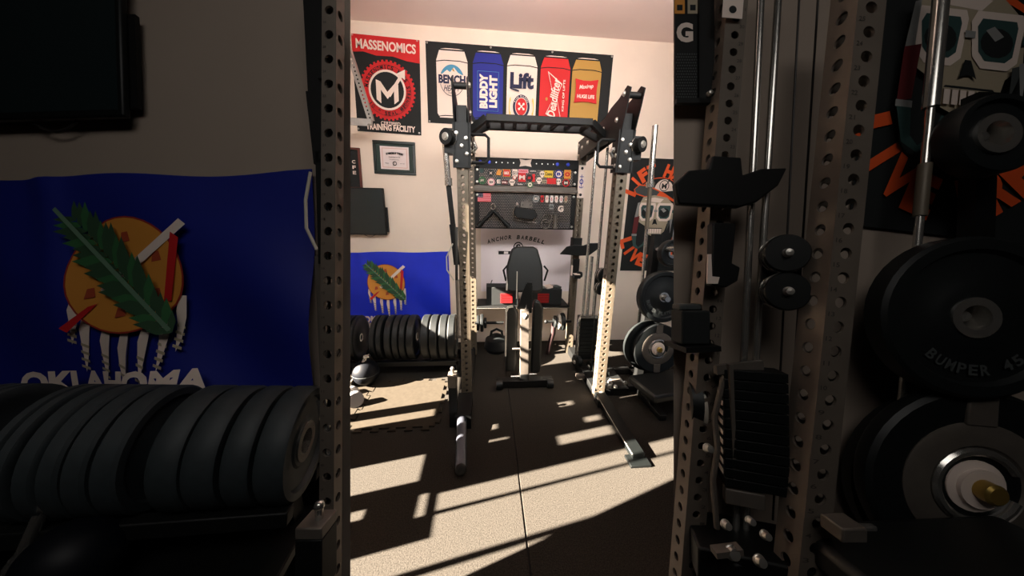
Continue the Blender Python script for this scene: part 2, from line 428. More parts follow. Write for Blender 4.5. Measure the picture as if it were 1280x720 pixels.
def can_banner(P):
    m = MB(INK); m.P = P; w, h = 1.95, .745; cloth_base(m, w, h, INK)
    for x in (-.96, -.32, .32, .96):
        grommet(m, x, h/2-.014)
    grommet(m, -.96, -h/2+.014); grommet(m, .96, -h/2+.014)
    cs = (-.715, -.345, .01, .362, .70)
    def can(cx, body, top, cw=.158, y0=-.315, y1=.32):
        m.poly([(cx-cw, y1-.11), (cx-cw*.80, y1-.02), (cx+cw*.80, y1-.02), (cx+cw, y1-.11), (cx+cw, y0+.04), (cx+cw*.85, y0), (cx-cw*.85, y0), (cx-cw, y0+.04)], body)
        m.poly([(cx-cw, y1-.11), (cx-cw*.80, y1-.02), (cx+cw*.80, y1-.02), (cx+cw, y1-.11), (cx+cw*.5, y1-.1), (cx-cw*.5, y1-.1)], top)
        for k in range(2):
            yy = y1-.115 if k == 0 else y0+.012
            m.poly([(cx-cw, yy), (cx-cw*.5, yy+.012), (cx+cw*.5, yy+.012), (cx+cw, yy), (cx+cw, yy-.008), (cx+cw*.5, yy+.004), (cx-cw*.5, yy+.004), (cx-cw, yy-.008)], INK)
        m.poly([(cx-cw*.74, y1-.008), (cx-cw*.4, y1), (cx+cw*.4, y1), (cx+cw*.74, y1-.008), (cx+cw*.4, y1-.008), (cx-cw*.4, y1-.008)], CREAM)
    can(cs[0], CREAM, CREAM); can(cs[1], BLUE, BLUE); can(cs[2], CREAM, CREAM); can(cs[3], RED, RED); can(cs[4], GOLD, GOLD)
    c = cs[0]
    m.ell(c, .03, .125, .145, NAVY, 40, .96); m.ell(c, .045, .118, .13, SKYB, 30, 0, .35, PI-.35)
    m.poly([(c-.1, .085), (c-.05, .125), (c-.02, .105), (c+.02, .15), (c+.06, .105), (c+.1, .085)], CREAM)
    m.poly([(c+.0, .135), (c+.012, .143), (c+.03, .11), (c+.008, .118)], GOLD)
    m.rect(c-.135, -.005, c+.135, .085, CREAM); m.text('BENCH', c, .04, .275, .082, NAVY, 0, .05)
    m.text('HEAVY', c, -.042, .16, .052, NAVY, 0, .01, .25); m.text('71 LB. BAR', c, -.085, .08, .016, NAVY)
    c = cs[1]; m.rect(c-.11, -.235, c+.11, .135, SKYB); m.rect(c-.107, -.232, c+.107, .132, BLUE)
    m.text('BUDDY', c-.045, -.05, .32, .085, CREAM, PI/2, .06); m.text('LIGHT', c+.055, -.05, .30, .085, CREAM, PI/2, .06)
    c = cs[2]; m.text('Lift', c, .07, .25, .15, NAVY, 0, .05)
    m.poly([(c-.13, .0), (c-.03, -.02), (c-.03, -.035), (c-.12, -.012)], NAVY)
    m.ell(c, -.175, .09, .115, NAVY); m.ell(c, -.175, .066, .088, CREAM); m.ell(c, -.175, .061, .082, RED)
    m.arctext('FINE PILSNER', c, -.175, .077, PI/2, .2, .014, CREAM, ry=.1)
    for a in (.8, -.8, ):
        q = (math.cos(a)*.034, math.sin(a)*.034); n_ = (-math.sin(a)*.005, math.cos(a)*.005)
        m.poly([(c-q[0]-n_[0], -.175-q[1]-n_[1]), (c+q[0]-n_[0], -.175+q[1]-n_[1]), (c+q[0]+n_[0], -.175+q[1]+n_[1]), (c-q[0]+n_[0], -.175-q[1]+n_[1])], CREAM)
        for s_ in (1, -1): m.ell(c+s_*q[0], -.175+s_*q[1], .012, .012, CREAM, 12)
    for s_ in (1, -1): m.ell(c+s_*.115, -.18, .018, .09, YEL, 16, .6, PI/2 if s_ < 0 else -PI/2, 3*PI/2 if s_ < 0 else PI/2)
    c = cs[3]
    bow = [(-.085, .17), (.075, .06), (.025, -.075), (.085, -.29), (-.09, -.235), (-.01, -.075)]
    m.poly([(c+x, y) for x, y in bow], CREAM)
    cxm = sum(x for x, y in bow)/6; cym = sum(y for x, y in bow)/6
    m.poly([(c+cxm+(x-cxm)*.88, cym+(y-cym)*.94) for x, y in bow], RED)
    m.text('Deadlifter', c-.008, -.075, .37, .088, CREAM, PI/2-.12, .02, .2)
    m.text('KING OF LIFTS', c+.095, -.05, .3, .022, CREAM, PI/2); m.ell(c-.085, -.09, .012, .016, GOLD, 12)
    c = cs[4]
    m.poly([(c-.125, .12), (c-.04, .105), (c+.04, .105), (c+.125, .12), (c+.115, .04), (c+.115, -.03), (c+.125, -.11), (c+.04, -.095), (c-.04, -.095), (c-.125, -.11), (c-.115, -.03), (c-.115, .04)], RED)
    m.text('Maxirep', c, .045, .15, .05, CREAM, .12, .02, .3); m.text('HUGE LIFE', c, -.045, .19, .036, CREAM, 0, .03)
    return m
tag(can_banner(wallf(.365, 2.884, .006, -.009)).build('wall_banner'), 'wide black banner printed with five drink cans, high on back wall', 'banner')

def skull_banner(P, w=.72, h=1.32):
    """joke lifting banner: generic skull in cap and glasses, orange lettering"""
    m = MB(INK); m.P = P; cloth_base(m, w, h, INK)
    def arcw(word, cx, cy, R, mid, step, hh, inner):
        m.arctext(word, cx, cy, R, mid, step, hh, ORANGE, inner, bold=.06)
    arcw('LIFT HARD', 0, .19, .345, PI/2, .31, .15, False)
    arcw('LIVE FREE', 0, -.20, .335, -PI/2, .31, .165, True)
    m.P = P @ Matrix.Translation((0, .06, 0)) @ Matrix.Diagonal((.80, .84, 1, 1))
    # cap
    m.ell(.03, .27, .30, .20, ORANGE, 30, 0, .0, PI); m.ell(.03, .27, .29, .19, INK, 30, 0, .0, PI)
    m.ell(.08, .28, .15, .165, CREAM, 26, 0, .1, PI-.1)
    m.ell(.08, .36, .075, .075, INK, 24, .86); m.text('M', .08, .355, .075, .07, INK, 0, .04)
    m.poly([(.09, .34), (.10, .335), (.145, .42), (.155, .41), (.158, .46), (.118, .44), (.132, .43)], INK)
    m.poly([(-.38, .30), (-.30, .37), (-.16, .36), (.08, .27), (.33, .14), (.34, .2), (.36, .1), (.2, .17), (0, .20), (-.2, .20), (-.34, .235)], ORANGE)
    m.poly([(-.37, .30), (-.30, .355), (-.17, .345), (.02, .275), (-.02, .225), (-.2, .215), (-.33, .25)], DGREY)
    # skull
    m.poly([(-.26, .12), (-.22, .2), (-.05, .23), (.15, .2), (.27, .1), (.28, -.1), (.2, -.16), (.17, -.27), (.1, -.33), (-.02, -.34), (-.12, -.3), (-.14, -.2), (-.25, -.14), (-.27, -.02)], TAN)
    m.poly([(-.2, .17), (-.05, .2), (.1, .18), (.05, .13), (-.1, .14)], CREAM)
    for a, b in ((-.14, .12), (.13, .13)):
        m.poly([(a+.13*sx, .125*sy) for sx, sy in ((-1, .6), (-.8, 1), (.9, 1), (1, .7), (.85, -.7), (.5, -1), (-.5, -1), (-.85, -.6))], CREAM); m.poly([(a+.098*sx, .092*sy) for sx, sy in ((-1, .6), (-.8, 1), (.9, 1), (1, .7), (.85, -.7), (.5, -1), (-.5, -1), (-.85, -.6))], TEAL); m.ell(a, -.01, .08, .065, INK, 14)
        m.poly([(a-.06, .04), (a-.02, .06), (a+.03, .02), (a-.01, -.005)], GREY)
    m.rect(-.03, -.0, .02, .03, GREY); m.poly([(.25, .03), (.4, .06), (.4, .02), (.25, -.01)], TEAL)
    m.poly([(-.02, -.1), (.01, -.1), (.045, -.18), (.015, -.165), (-.005, -.165), (-.04, -.18)], INK)
    for i in range(6): m.rect(-.105+i*.038, -.3, -.075+i*.038, -.235, CREAM)
    m.poly([(-.12, -.232), (.13, -.232), (.12, -.222), (-.11, -.222)], INK)
    m.poly([(.2, -.12), (.26, -.1), (.2, -.26)], DGREY); m.poly([(.23, -.1), (.27, -.09), (.26, -.3)], GREY)
    # headset hoses and straps
    m.poly([(-.30, .12), (-.27, .13), (-.28, -.08), (-.33, -.1)], GREY)
    m.poly([(-.33, -.08), (-.25, -.06), (-.27, -.3), (-.34, -.32)], mat('print_maroon', (96, 24, 28), .7)); m.rect(-.345, -.34, -.265, -.31, GREY)
    m.poly([(-.34, -.34), (-.27, -.34), (-.26, -.46), (-.22, -.5), (-.16, -.45), (-.12, -.36), (-.09, -.36), (-.14, -.48), (-.22, -.53), (-.3, -.49)], TEAL)
    m.ell(.40, .02, .07, .17, DGREY, 20); m.ell(.41, .02, .05, .14, RED, 20); m.ell(.42, .02, .035, .1, INK, 20)
    m.poly([(.3, -.1), (.33, -.1), (.36, -.42), (.31, -.42)], GREY); m.poly([(.36, -.16), (.39, -.16), (.42, -.45), (.38, -.45)], DGREY)
    return m
tag(skull_banner(wallf(2.03, 1.59, .006, .0)).build('wall_banner'), 'black banner with capped skull and orange lettering, on sunlit back wall at right', 'banner')

def flag(P, w, h, ox=0.0, blue=FLAGB, oy=.085):
    m = MB(blue); m.P = Matrix(); cloth_base(m, w, h, blue, 70, 40); m.z = .003
    cx, cy, R = ox, h*oy, w*.140
    # feathers
    def feather(x, y, L):
        m.poly([(x-.010*k, y), (x-.017*k, y-.28*L), (x-.011*k, y-.5*L), (x-.004*k, y-L), (x+.005*k, y-.78*L), (x+.011*k, y-.4*L), (x+.012*k, y)], CREAM)
        for q in (.5, .62, .74, .86): m.poly([(x-.012*k, y-q*L), (x+.011*k, y-q*L-.01*k), (x+.011*k, y-q*L-.018*k), (x-.012*k, y-q*L-.008*k)], TAN)
    k = w/1.2
    for a, L in ((-1.12, .13), (-.76, .16), (-.34, .15), (0, .185), (.36, .16), (.72, .15), (1.12, .15)):
        x = cx+R*1.03*math.sin(a*1.05); y = cy-R*.93*math.cos(a*1.05); feather(x, y, L*k*1.1)
    m.ell(cx, cy, R*1.02, R*1.02, mat('flag_red', (150, 40, 30), .7)); m.ell(cx, cy, R*.99, R*.99, AMBER)
    for a in range(0, 360, 60):
        m.poly([(cx+math.cos(math.radians(a+30))*R*.65+dx*R*.09, cy+math.sin(math.radians(a+30))*R*.65+dy*R*.1) for dx, dy in ((-1, -1), (1, -.6), (.6, 1), (-.7, .8))], mat('flag_rust', (170, 70, 40), .7))
    m.poly([(cx+R*.98, cy+R*1.0), (cx+R*1.1, cy+R*.9), (cx-R*.3, cy-R*.36), (cx-R*.4, cy-R*.26)], CREAM)
    m.poly([(cx-R*.55, cy-R*.55), (cx-R*.4, cy-R*.5), (cx-R*.85, cy-R*.98), (cx-R*.97, cy-R*.9)], RED)
    m.poly([(cx+R*.86, cy+R*.76), (cx+R*1.0, cy+R*.66), (cx+R*.82, cy-R*.45), (cx+R*.7, cy-R*.45)], RED)
    # branch of leaves from upper left to lower right
    A = V((cx-R*.9, cy+R*1.0)); B = V((cx+R*.95, cy-R*.95)); d = (B-A).normalized(); n = V((-d.y, d.x))
    for i in range(19):
        c = A+(B-A)*(i/18); l = R*(.34+.22*math.sin(PI*i/18))*(.85+.3*((i*7) % 5)/5)
        for s_ in (1, -1):
            tip = c+n*s_*l*.8-d*l*.75; b1 = c+d*R*.06; b2 = c-d*R*.05
            m.poly([tuple(b1), tuple(c+n*s_*l*.55-d*l*.2), tuple(tip), tuple(c+n*s_*l*.3-d*l*.5), tuple(b2)], LEAF if (i+s_) % 3 else GREEN)
    m.poly([tuple(A+n*.005-d*.03), tuple(B+n*.005), tuple(B-n*.005), tuple(A-n*.005-d*.03)], mat('flag_leaf_vein', (96, 128, 104), .7))
    m.text('OKLAHOMA', cx+w*.012, -h*.43, w*.43, h*.10, CREAM, 0, .05)
    def wave(p):
        u = (p.x+w/2)/w; v = (p.y+h/2)/h
        z = .010*math.sin(u*21+1.5*math.sin(v*2))*(1-v)*.7 + .016*math.sin((u*.9+v*.62)*13)*(1-v*.75)*(.4+.6*u)
        z += .014*math.exp(-((u-.33-.08*(1-v))/.035)**2)*v + .022*(1-v)
        y = p.y - .012*math.sin(PI*min(1, max(0, u))*2)**2*v
        return P @ V((p.x, y, p.z+max(-.006, z)+.006))
    return m.warp(wave)
tag(flag(wallf(-1.19, .715, .006, .012), 1.50, .86, .02).build('state_flag'), 'bright blue state flag behind the plate row, lit by the sun', 'flag')

# white banner with the gym's name behind the bench
def name_banner(P):
    m = MB(WHITE); m.P = P; cloth_base(m, 1.13, .85, mat('white_banner_cloth', (238, 226, 228), .8))
    s_ = 'ANCHOR BARBELL'
    for i, ch in enumerate(s_):
        t = (i-6.5)/6.5; x = -.145+t*.325; y = .185+.055*(1-t*t)
        if ch != ' ': m.text(ch, x, y, .036, .048, INK, -.3*t, .03, .15)
    # anchor-and-rope mark in outline
    c = -.12
    m.ell(c, .115, .06, .07, INK, 30, .8); m.text('S', c, .115, .055, .085, INK, 0, .03)
    m.rect(c-.235, .035, c-.09, .075, INK); m.rect(c-.17, .04, c-.12, .068, WHITE); m.rect(c-.1, .04, c+.13, .06, INK)
    for x in (-.08, -.02, .05, .1): m.ell(c+x, .05, .03, .022, INK, 18, .75)
    m.ell(c+.14, .065, .055, .045, INK, 20, .7); m.ell(c+.16, .03, .04, .05, INK, 20, .7)
    m.tube([m.P @ V(p) for p in ((c-.31, -.28, .004), (c-.33, -.34, .004), (c-.30, -.42, .004))], .006, 6)
    m.tube([m.P @ V(p) for p in ((c+.27, -.28, .004), (c+.31, -.30, .004), (c+.27, -.42, .004))], .006, 6)
    return m
tag(name_banner(wallf(.50, 1.09, .004)).build('wall_banner'), 'white banner lettered in an arch above a rope emblem, behind the bench', 'banner')

# framed certificate, small dark banner, television
t = thing('framed_certificate', 'certificate in a dark green frame under the club banner', 'picture frame', (-.985, YW, 1.98))
P = wallf(-.985, 2.157, .0, -.02); w, h, b = .44, .335, .028
m = MB(FRAMEG); m.T = P
for a_, c_ in (((-w/2, -h/2, 0), (w/2, -h/2+b, .025)), ((-w/2, h/2-b, 0), (w/2, h/2, .025)), ((-w/2, -h/2+b, 0), (-w/2+b, h/2-b, .025)), ((w/2-b, -h/2+b, 0), (w/2, h/2-b, .025))): m.box(a_, c_)
m.build('frame', t, bevel=.004)
m = MB(mat('mount_green', (38, 56, 50), .7)); m.T = P; m.box((-w/2+b, -h/2+b, .001), (w/2-b, h/2-b, .008)); m.build('mount', t)
m = MB(PAPER); m.P = P @ Matrix.Translation((0, 0, .008)); m.rect(-.15, -.115, .15, .115, PAPER)
m.rect(-.132, -.1, .132, .1, mat('certificate_border', (206, 170, 160), .8)); m.rect(-.124, -.092, .124, .092, PAPER)
m.arctext('Certificate of Training', 0, -.28, .33, PI/2, .024, .02, INK); m.text('Strength Coach Level One', 0, .008, .12, .013, INK); m.text('has completed the course', 0, -.018, .1, .009, INK)
m.ell(0, -.055, .022, .022, INK, 18, .7); m.text('date', -.08, -.055, .04, .009, INK); m.text('signed', .08, -.055, .045, .009, INK); m.build('certificate', t)
t = thing('framed_sign', 'black sign in a red-brown frame at left edge of the gym wall', 'sign', (-1.55, YW, 1.83))
P = wallf(-1.555, 2.04, 0, -.02); w, h, b = .42, .42, .02
m = MB(WOODR); m.T = P
for a_, c_ in (((-w/2, -h/2, 0), (w/2, -h/2+b, .022)), ((-w/2, h/2-b, 0), (w/2, h/2, .022)), ((-w/2, -h/2+b, 0), (-w/2+b, h/2-b, .022)), ((w/2-b, -h/2+b, 0), (w/2, h/2-b, .022))): m.box(a_, c_)
m.build('frame', t)
m = MB(INK); m.T = None; m.P = P @ Matrix.Translation((0, 0, .004)); m.rect(-w/2+b, -h/2+b, w/2-b, h/2-b, INK)
for i, q in enumerate('CFE'): m.text(q, .135, .07-i*.055, .035, .035, CREAM, 0, .04)
m.build('board', t)
def television(P, w, h, label, cat, k=1.0):
    t = thing('television', label, cat, tuple(P @ V((0, -h/2, 0))))
    m = MB(SATIN); m.T = P; m.box((-w/2, -h/2, .05*k), (w/2, h/2, .085*k)); m.build('casing', t, bevel=.005)
    m = MB(SCREEN); m.T = P; m.box((-w/2+.012, -h/2+.016, .085*k), (w/2-.012, h/2-.012, .086*k)); m.build('screen', t)
    m = MB(BLACK); m.T = P; m.box((-.15, -.12, 0), (.15, .12, .05*k)); m.build('wall_mount', t)
    m = MB(BLACK); m.T = P; m.box((w/2-.05, -h/2+.03, .03*k), (w/2+.016, h*.1, .05*k)); m.build('connection_box', t)
    m = MB(CABLE); m.T = P; pts = [(w/2-.26+.13*i/10, -h/2-.028*math.sin(PI*i/10)+.004, .05*k) for i in range(11)]
    m.tube(pts, .003, 6); m.build('power_cable', t)
    return t
television(wallf(-1.50, 1.59, .0), .78, .50, 'flat black television on the gym wall above the sunlit flag', 'television')

# slotted steel angle of the overhead track, upper left
t = thing('track_hanger', 'galvanised slotted angle bracket in front of the club banner', 'bracket', (-1.25, 3.2, 2.2))
GALV = mat('galvanised_steel', (176, 172, 166), .4, .5, noise=.1, scale=20)
def at(x, y, Y):
    d = RGT*((x-640)/FOC)+UP*((360-y)/FOC)+FWD; return EYEP+d*(Y/d.y)
p0, p1 = at(432, 52, 3.2), at(464, 152, 3.2)
p0 = p1+(p0-p1)*((3.4-p1.z)/(p0.z-p1.z))
m = MB(GALV); d = (p1-p0); M = frame(p0, d.normalized().cross(V((0, 1, 0))), d)
m.perf(M, .055, d.length, .032, .008, .003); m.T = None
m.bar(p0+M.to_3x3() @ V((.03, 0, -.02)), p1+M.to_3x3() @ V((.03, 0, -.02)), .004, .05, (0, 1, 0)); m.build('slotted_angle', t)
p0, p1 = at(425, 150, 3.2), at(465, 153, 3.2)
m = MB(GALV); m.bar(p0, p1, .05, .045); m.bar(p0+V((0, -.03, -.035)), p1+V((-.03, -.03, -.03)), .012, .02); m.build('strut', t, bevel=.004)

# ------------------------------------------------------------------ power rack
rack = thing('power_rack', 'steel and black power rack with numbered uprights in the sunlit gym', 'power rack', ((XL+XR)/2, 2.8, 0))
def upright_mb(M, w, L, pitch=.052, r=.0135, numbers=0, mt=STEEL, numside=-1):
    """square tube along the frame's y axis, holes in all four sides"""
    m = MB(mt)
    for k in range(4):
        m.perf(M @ Matrix.Rotation(k*PI/2, 4, 'Y') @ Matrix.Translation((0, 0, w/2)), w, L, pitch, r, .005)
    m.use(mt)
    if numbers:
        m.P = M @ Matrix.Translation((0, 0, w/2)); y0 = (L-int((L-.01)/pitch)*pitch)/2
        for i in range(int((L-.01)/pitch)):
            if numbers+i > 0:
                m.z = .0002; m.text(str(numbers+i), numside*w*.30, y0+(i+1.0)*pitch, w*.22, w*.16, mat('laser_mark', (62, 56, 50), .7), 0, .01)
    return m
def zf(x, y, z=0): return frame((x, y, z), (1, 0, 0), (0, 0, 1))
for x, y, n_ in ((XL, YF, 1), (XR, YF, 1), (XL+.02, YR, 0), (XR-.02, YR, 0)):
    upright_mb(zf(x, y, .0), .08 if n_ else .072, 2.2, .052, .0135, n_).build('upright', rack)
# rear crossmember with blue bolts and badge
m = MB(BLACK); m.box((XL+.06, YR-.035, 2.05), (XR-.06, YR+.035, 2.14))
for x in (-.06, .03, .72, .83): m.use(BLUEP).lathe([(.017, 0), (.017, .012), (.008, .014)], (x, YR-.035, 2.095), (0, -1, 0), 16)
for i in range(11):
    x = .1+i*.058
    if abs(x-.395) > .07: m.use(BOLT).lathe([(.006, 0), (.005, .003)], (x, YR-.035, 2.095), (0, -1, 0), 10)
m.build('rear_crossmember', rack, bevel=.003)
m = MB(CREAM); m.P = frame((.395, YR-.037, 2.098), (1, 0, 0), (0, 0, 1)); m.poly([(-.062, -.036), (-.05, 0), (-.062, .036), (0, .026), (.062, .036), (.05, 0), (.062, -.036), (0, -.026)], CREAM); m.build('badge', rack, label='pale bow-tie badge on the rear bar')
# side beams with gusset plates: rear upright up and over the front upright
def bolt(m, p, ax, r=.018):
    m.use(BOLT).lathe([(r*1.15, 0), (r*1.15, .003), (r, .004), (r*.85, .012), (.001, .013)], p, ax, 14)
side = [(3.33, 2.14), (3.33, 2.33), (3.1, 2.34), (2.62, 2.36), (2.5, 2.40), (2.36, 2.42), (2.24, 2.46), (2.18, 2.43), (2.21, 2.33), (2.27, 2.17), (2.27, 1.92), (2.40, 1.92), (2.41, 2.14), (2.60, 2.20)]
for x in (XL, XR):
    m = MB(BLACK)
    for s_ in (-1, 1):
        M = frame((x+s_*.048-.004, 0, 0), (0, 1, 0), (0, 0, 1)); m.prism(side, M, .008)
    m.box((x-.035, 2.30, 2.2), (x+.035, 3.3, 2.31))
    for s_ in (-1, 1):
        for y, z in ((3.29, 2.29), (3.29, 2.19), (3.17, 2.25), (3.0, 2.26), (2.85, 2.27), (2.62, 2.28), (2.30, 2.03), (2.37, 1.96), (2.30, 1.96), (2.36, 2.08), (2.36, 2.28), (2.27, 2.42)):
            bolt(m, (x+s_*.053, y, z), (s_, 0, 0), .016)
    m.use(BLACK).lathe([(.02, -.04), (.02, .04)], (x, 2.23, 2.40), (1, 0, 0), 18)
    m.build('side_beam', rack, bevel=.002)
# front faces of the brackets
for x, s_ in ((XL, -1), (XR, 1)):
    m = MB(BLACK); m.box((x-.062, YF-.062, 1.91), (x+.062, YF-.044, 2.20)); m.box((x+s_*.05, YF-.06, 2.0), (x+s_*.12, YF+.03, 2.16))
    for dx, z in ((-.035, 1.95), (.035, 2.0), (-.035, 2.13), (.03, 2.1), (0, 2.05)): bolt(m, (x+dx, YF-.062, z), (0, -1, 0), .013)
    m.build('bracket', rack, bevel=.003)
    m = MB(BLACK); m.lathe([(.02, -.03), (.052, -.03), (.052, -.022), (.045, -.012), (.045, .012), (.052, .022), (.052, .03), (.02, .03)], (x+s_*.09, YF-.07, 2.10), (s_*.55, -1, 0), 26)
    m.use(CHROME).lathe([(.0525, -.028), (.0545, -.024), (.0525, -.02)], (x+s_*.09, YF-.07, 2.10), (s_*.55, -1, 0), 26)
    bolt(m, (x+s_*.09+.016*s_, YF-.07-.027, 2.10), (s_*.55, -1, 0), .022); m.build('top_pulley', rack)
    # looped band handle beside the bracket
    m = MB(BLACK); xi = x-s_*.06
    pts = [(xi, YF, 2.14), (xi-s_*.10, YF, 2.14), (xi-s_*.125, YF, 2.12), (xi-s_*.125, YF, 1.98), (xi-s_*.10, YF, 1.955), (xi, YF, 1.955)]
    m.tube(pts, .011, 8); m.build('loop_handle', rack)
    m = MB(CHROME); m.tube([(x-s_*.075, YF-.02, 2.02), (x-s_*.1, YF-.03, 2.05), (x-s_*.085, YF-.03, 2.08)], .012, 8); m.build('pull_pin', rack, label='chrome pull pin')
# multi-grip pull-up bar
m = MB(BLACK); z = 2.31
m.bar((.0, 2.56, z), (.83, 2.56, z), .045, .05); m.bar((.02, 2.80, z), (.82, 2.80, z), .045, .05)
for x in (.0, .12, .22, .34, .46, .57, .69, .83): m.bar((x, 2.56, z), (x+.02*(1 if x < .4 else -1), 2.8, z), .03, .03)
for s_, x0, x1 in ((-1, .0, XL+.04), (1, .83, XR-.04)):
    m.bar((x0, 2.56, z), (x1, 2.60, z-.09), .045, .05); m.bar((x0-s_*.02, 2.8, z), (x1, 2.78, z-.07), .045, .05)
m.build('pull_up_bar', rack, bevel=.004)
# base rails and feet
for x, s_ in ((XL, -1), (XR, 1)):
    m = MB(BLACK); m.box((x-.04, YF+.05, .0), (x+.04, YR+.03, .08)); m.build('base_rail', rack, bevel=.004)
m = MB(SATIN); m.bar((XR, 2.32, .06), (XR+.02, 1.62, .03), .085, .05); m.box((XR-.06, 1.56, 0), (XR+.08, 1.66, .018)); m.use(BOLT).bar((XR-.045, 2.25, .083), (XR-.028, 1.62, .052), .004, .004)
m.build('front_foot', rack, bevel=.004, label='angled black front foot')
m = MB(mat('blued_steel', (96, 100, 112), .35, .7)); m.cyl((XL-.02, 2.02, .085), (XL+.005, 1.60, .03), .036); m.use(BLACK).ball((XL+.006, 1.585, .036), .036); m.box((XL-.07, 2.0, 0), (XL+.05, 2.3, .12)); m.build('front_foot', rack, label='chrome tube front foot')
m = MB(BLACK); m.box((XL-.115, 2.02, .0), (XL-.055, 2.10, .34)); m.use(IRON).box((XL-.117, 2.018, .34), (XL-.053, 2.102, .44)); m.use(BOLT).cyl((XL-.085, 2.06, .44), (XL-.085, 2.06, .475), .012); m.ball((XL-.085, 2.06, .478), .015); m.build('front_post', rack, bevel=.003)
for x in (XL, XR):
    m = MB(BLACK)
    bolt(m, (x+.012, YF-.041, .06), (0, -1, 0), .03); bolt(m, (x-.05, YF-.02, .02+.09), (-1, 0, 0), .022)
    m.use(BLACK).cbox((x, YF-.09, .03), (.1, .1, .06)); bolt(m, (x-.02, YF-.1, .06), (0, 0, 1), .024); m.build('base_bolts', rack)
# cable column on the right: guide rods, weight stack, cables, pulleys
xc, yc = 1.05, 2.9
for dx in (-.055, .055):
    m = MB(CHROME); m.cyl((xc+dx, yc, .1), (xc+dx*1.0, yc, 2.2), .0125); m.build('guide_rod', rack)
m = MB(CHROME); m.cyl((xc-.0, yc+.02, .55), (xc, yc+.02, 1.2), .016); m.build('selector_stem', rack)
m = MB(SATIN)
for i in range(11): m.box((xc-.09, yc-.06, .12+i*.042), (xc+.09, yc+.06, .12+i*.042+.038))
m.use(CREAM)
for i in range(8): m.box((xc-.092, yc-.05, .17+i*.042), (xc-.0905, yc+.0, .17+i*.042+.022))
m.build('weight_stack', rack, bevel=.003)
m = MB(CHROME); m.bar((xc-.1, yc-.07, .60), (xc+.1, yc-.07, .60), .02, .03); m.tube([(xc-.1, yc-.07, .6), (xc-.12, yc-.08, .55), (xc-.11, yc-.08, .30), (xc-.12, yc-.08, .15)], .012, 8); m.build('stack_carriage', rack)
for x0, x1 in ((1.02, 1.0), (1.075, 1.06)):
    m = MB(CABLE); m.cyl((x0, 2.62, .2), (x1, 2.62, 2.2), .004, n=8); m.build('cable', rack)
def double_pulley(mb, P, s=1.0):
    for dy in (.062*s, -.062*s):
        mb.use(SATIN).lathe([(.001, -.03*s), (.058*s, -.03*s), (.062*s, -.024*s), (.05*s, -.01*s), (.05*s, .01*s), (.062*s, .024*s), (.058*s, .03*s), (.001, .03*s)], P @ V((0, dy, 0)), P.to_3x3() @ V((0, 0, 1)), 26)
        bolt(mb, P @ V((0, dy, .03*s)), P.to_3x3() @ V((0, 0, 1)), .013*s)
        for q in (-.012, .012): mb.use(CHROME).lathe([(.0625*s, -.004*s), (.064*s, 0), (.0625*s, .004*s)], P @ V((0, dy, q*s)), P.to_3x3() @ V((0, 0, 1)), 26)
    mb.use(BLACK); mb.prism([(-.05*s, -.07*s), (.05*s, -.07*s), (.05*s, .07*s), (-.05*s, .07*s)], P @ Matrix.Translation((0, 0, -.036*s)), .006*s)
    return mb
double_pulley(MB(SATIN), frame((1.04, 2.60, 1.02), (.93, .37, 0), (0, 0, 1)), 1.0).build('double_pulley', rack)
m = MB(BLACK)
for x, y, z in ((1.08, 2.75, .09), (1.16, 2.62, .08), (.94, 2.8, .12)):
    m.use(SATIN).lathe([(.02, -.025), (.06, -.025), (.05, 0), (.06, .025), (.02, .025)], (x, y, z), (1, .3, 0), 22); bolt(m, (x-.03, y-.01, z), (-1, -.3, 0), .02)
for i in range(9): bolt(m, (1.07+random.random()*.2, 2.36+random.random()*.35, .075+random.random()*.05), (random.random()-.5, -1, .6), .016)
m.use(IRON).cbox((.93, 2.62, .055), (.09, .06, .03)); m.cbox((1.2, 2.42, .1), (.09, .05, .04)); m.use(BLACK).box((1.03, 2.36, 0), (1.3, 2.85, .07)); m.build('low_pulley_block', rack)

# mesh storage panels on the back of the rack
PY = YR-.045
def panel(z0, z1):
    m = MB(MESHM); m.box((-.118, PY-.002, z0), (.932, PY, z1))
    m.use(BLACK)
    for a_, b_ in (((-.118, PY-.012, z0), (.932, PY-.002, z0+.012)), ((-.118, PY-.012, z1-.012), (.932, PY-.002, z1)), ((-.118, PY-.012, z0), (-.07, PY-.002, z1)), ((.885, PY-.012, z0), (.932, PY-.002, z1))): m.box(a_, b_)
    for x in (-.09, .905):
        for z in (z0+.03, z1-.03): bolt(m, (x, PY-.012, z), (0, -1, 0), .011)
    return m.build('mesh_panel', rack)
pan1 = panel(1.875, 2.048); pan2 = panel(1.445, 1.81)
m = MB(IRON); m.box((-.12, PY-.06, 1.815), (.935, PY, 1.835)); m.box((-.12, PY-.004, 1.835), (.935, PY, 1.872)); m.build('panel_shelf', rack, bevel=.002, label='grey steel ledge between the mesh panels')
def sticker(par, x, z, draw):
    m = MB(INK); m.P = frame((x, PY-.0135, z), (1, 0, 0), (0, 0, 1)); m.z = 0; draw(m); return m.build('sticker', par)
def rnd(col, r=.028, inner=None, txt=None, tc=CREAM):
    def f(m):
        m.ell(0, 0, r, r, col, 22)
        if inner: m.ell(0, 0, r*.72, r*.72, inner, 20)
        if txt: m.text(txt, 0, 0, r*1.0, r*.7, tc, 0, .05)
    return f
def sq(col, w, h, txt=None, tc=CREAM, edge=None):
    def f(m):
        if edge: m.rect(-w/2-.005, -h/2-.005, w/2+.005, h/2+.005, edge)
        m.rect(-w/2, -h/2, w/2, h/2, col)
        if txt: m.text(txt, 0, 0, w*.78, h*.5, tc, 0, .04)
    return f
def flame(m): m.poly([(-.028, -.02), (.02, -.025), (.022, .0), (.03, .03), (.012, .02), (.005, .04), (-.02, .012)], AMBER)
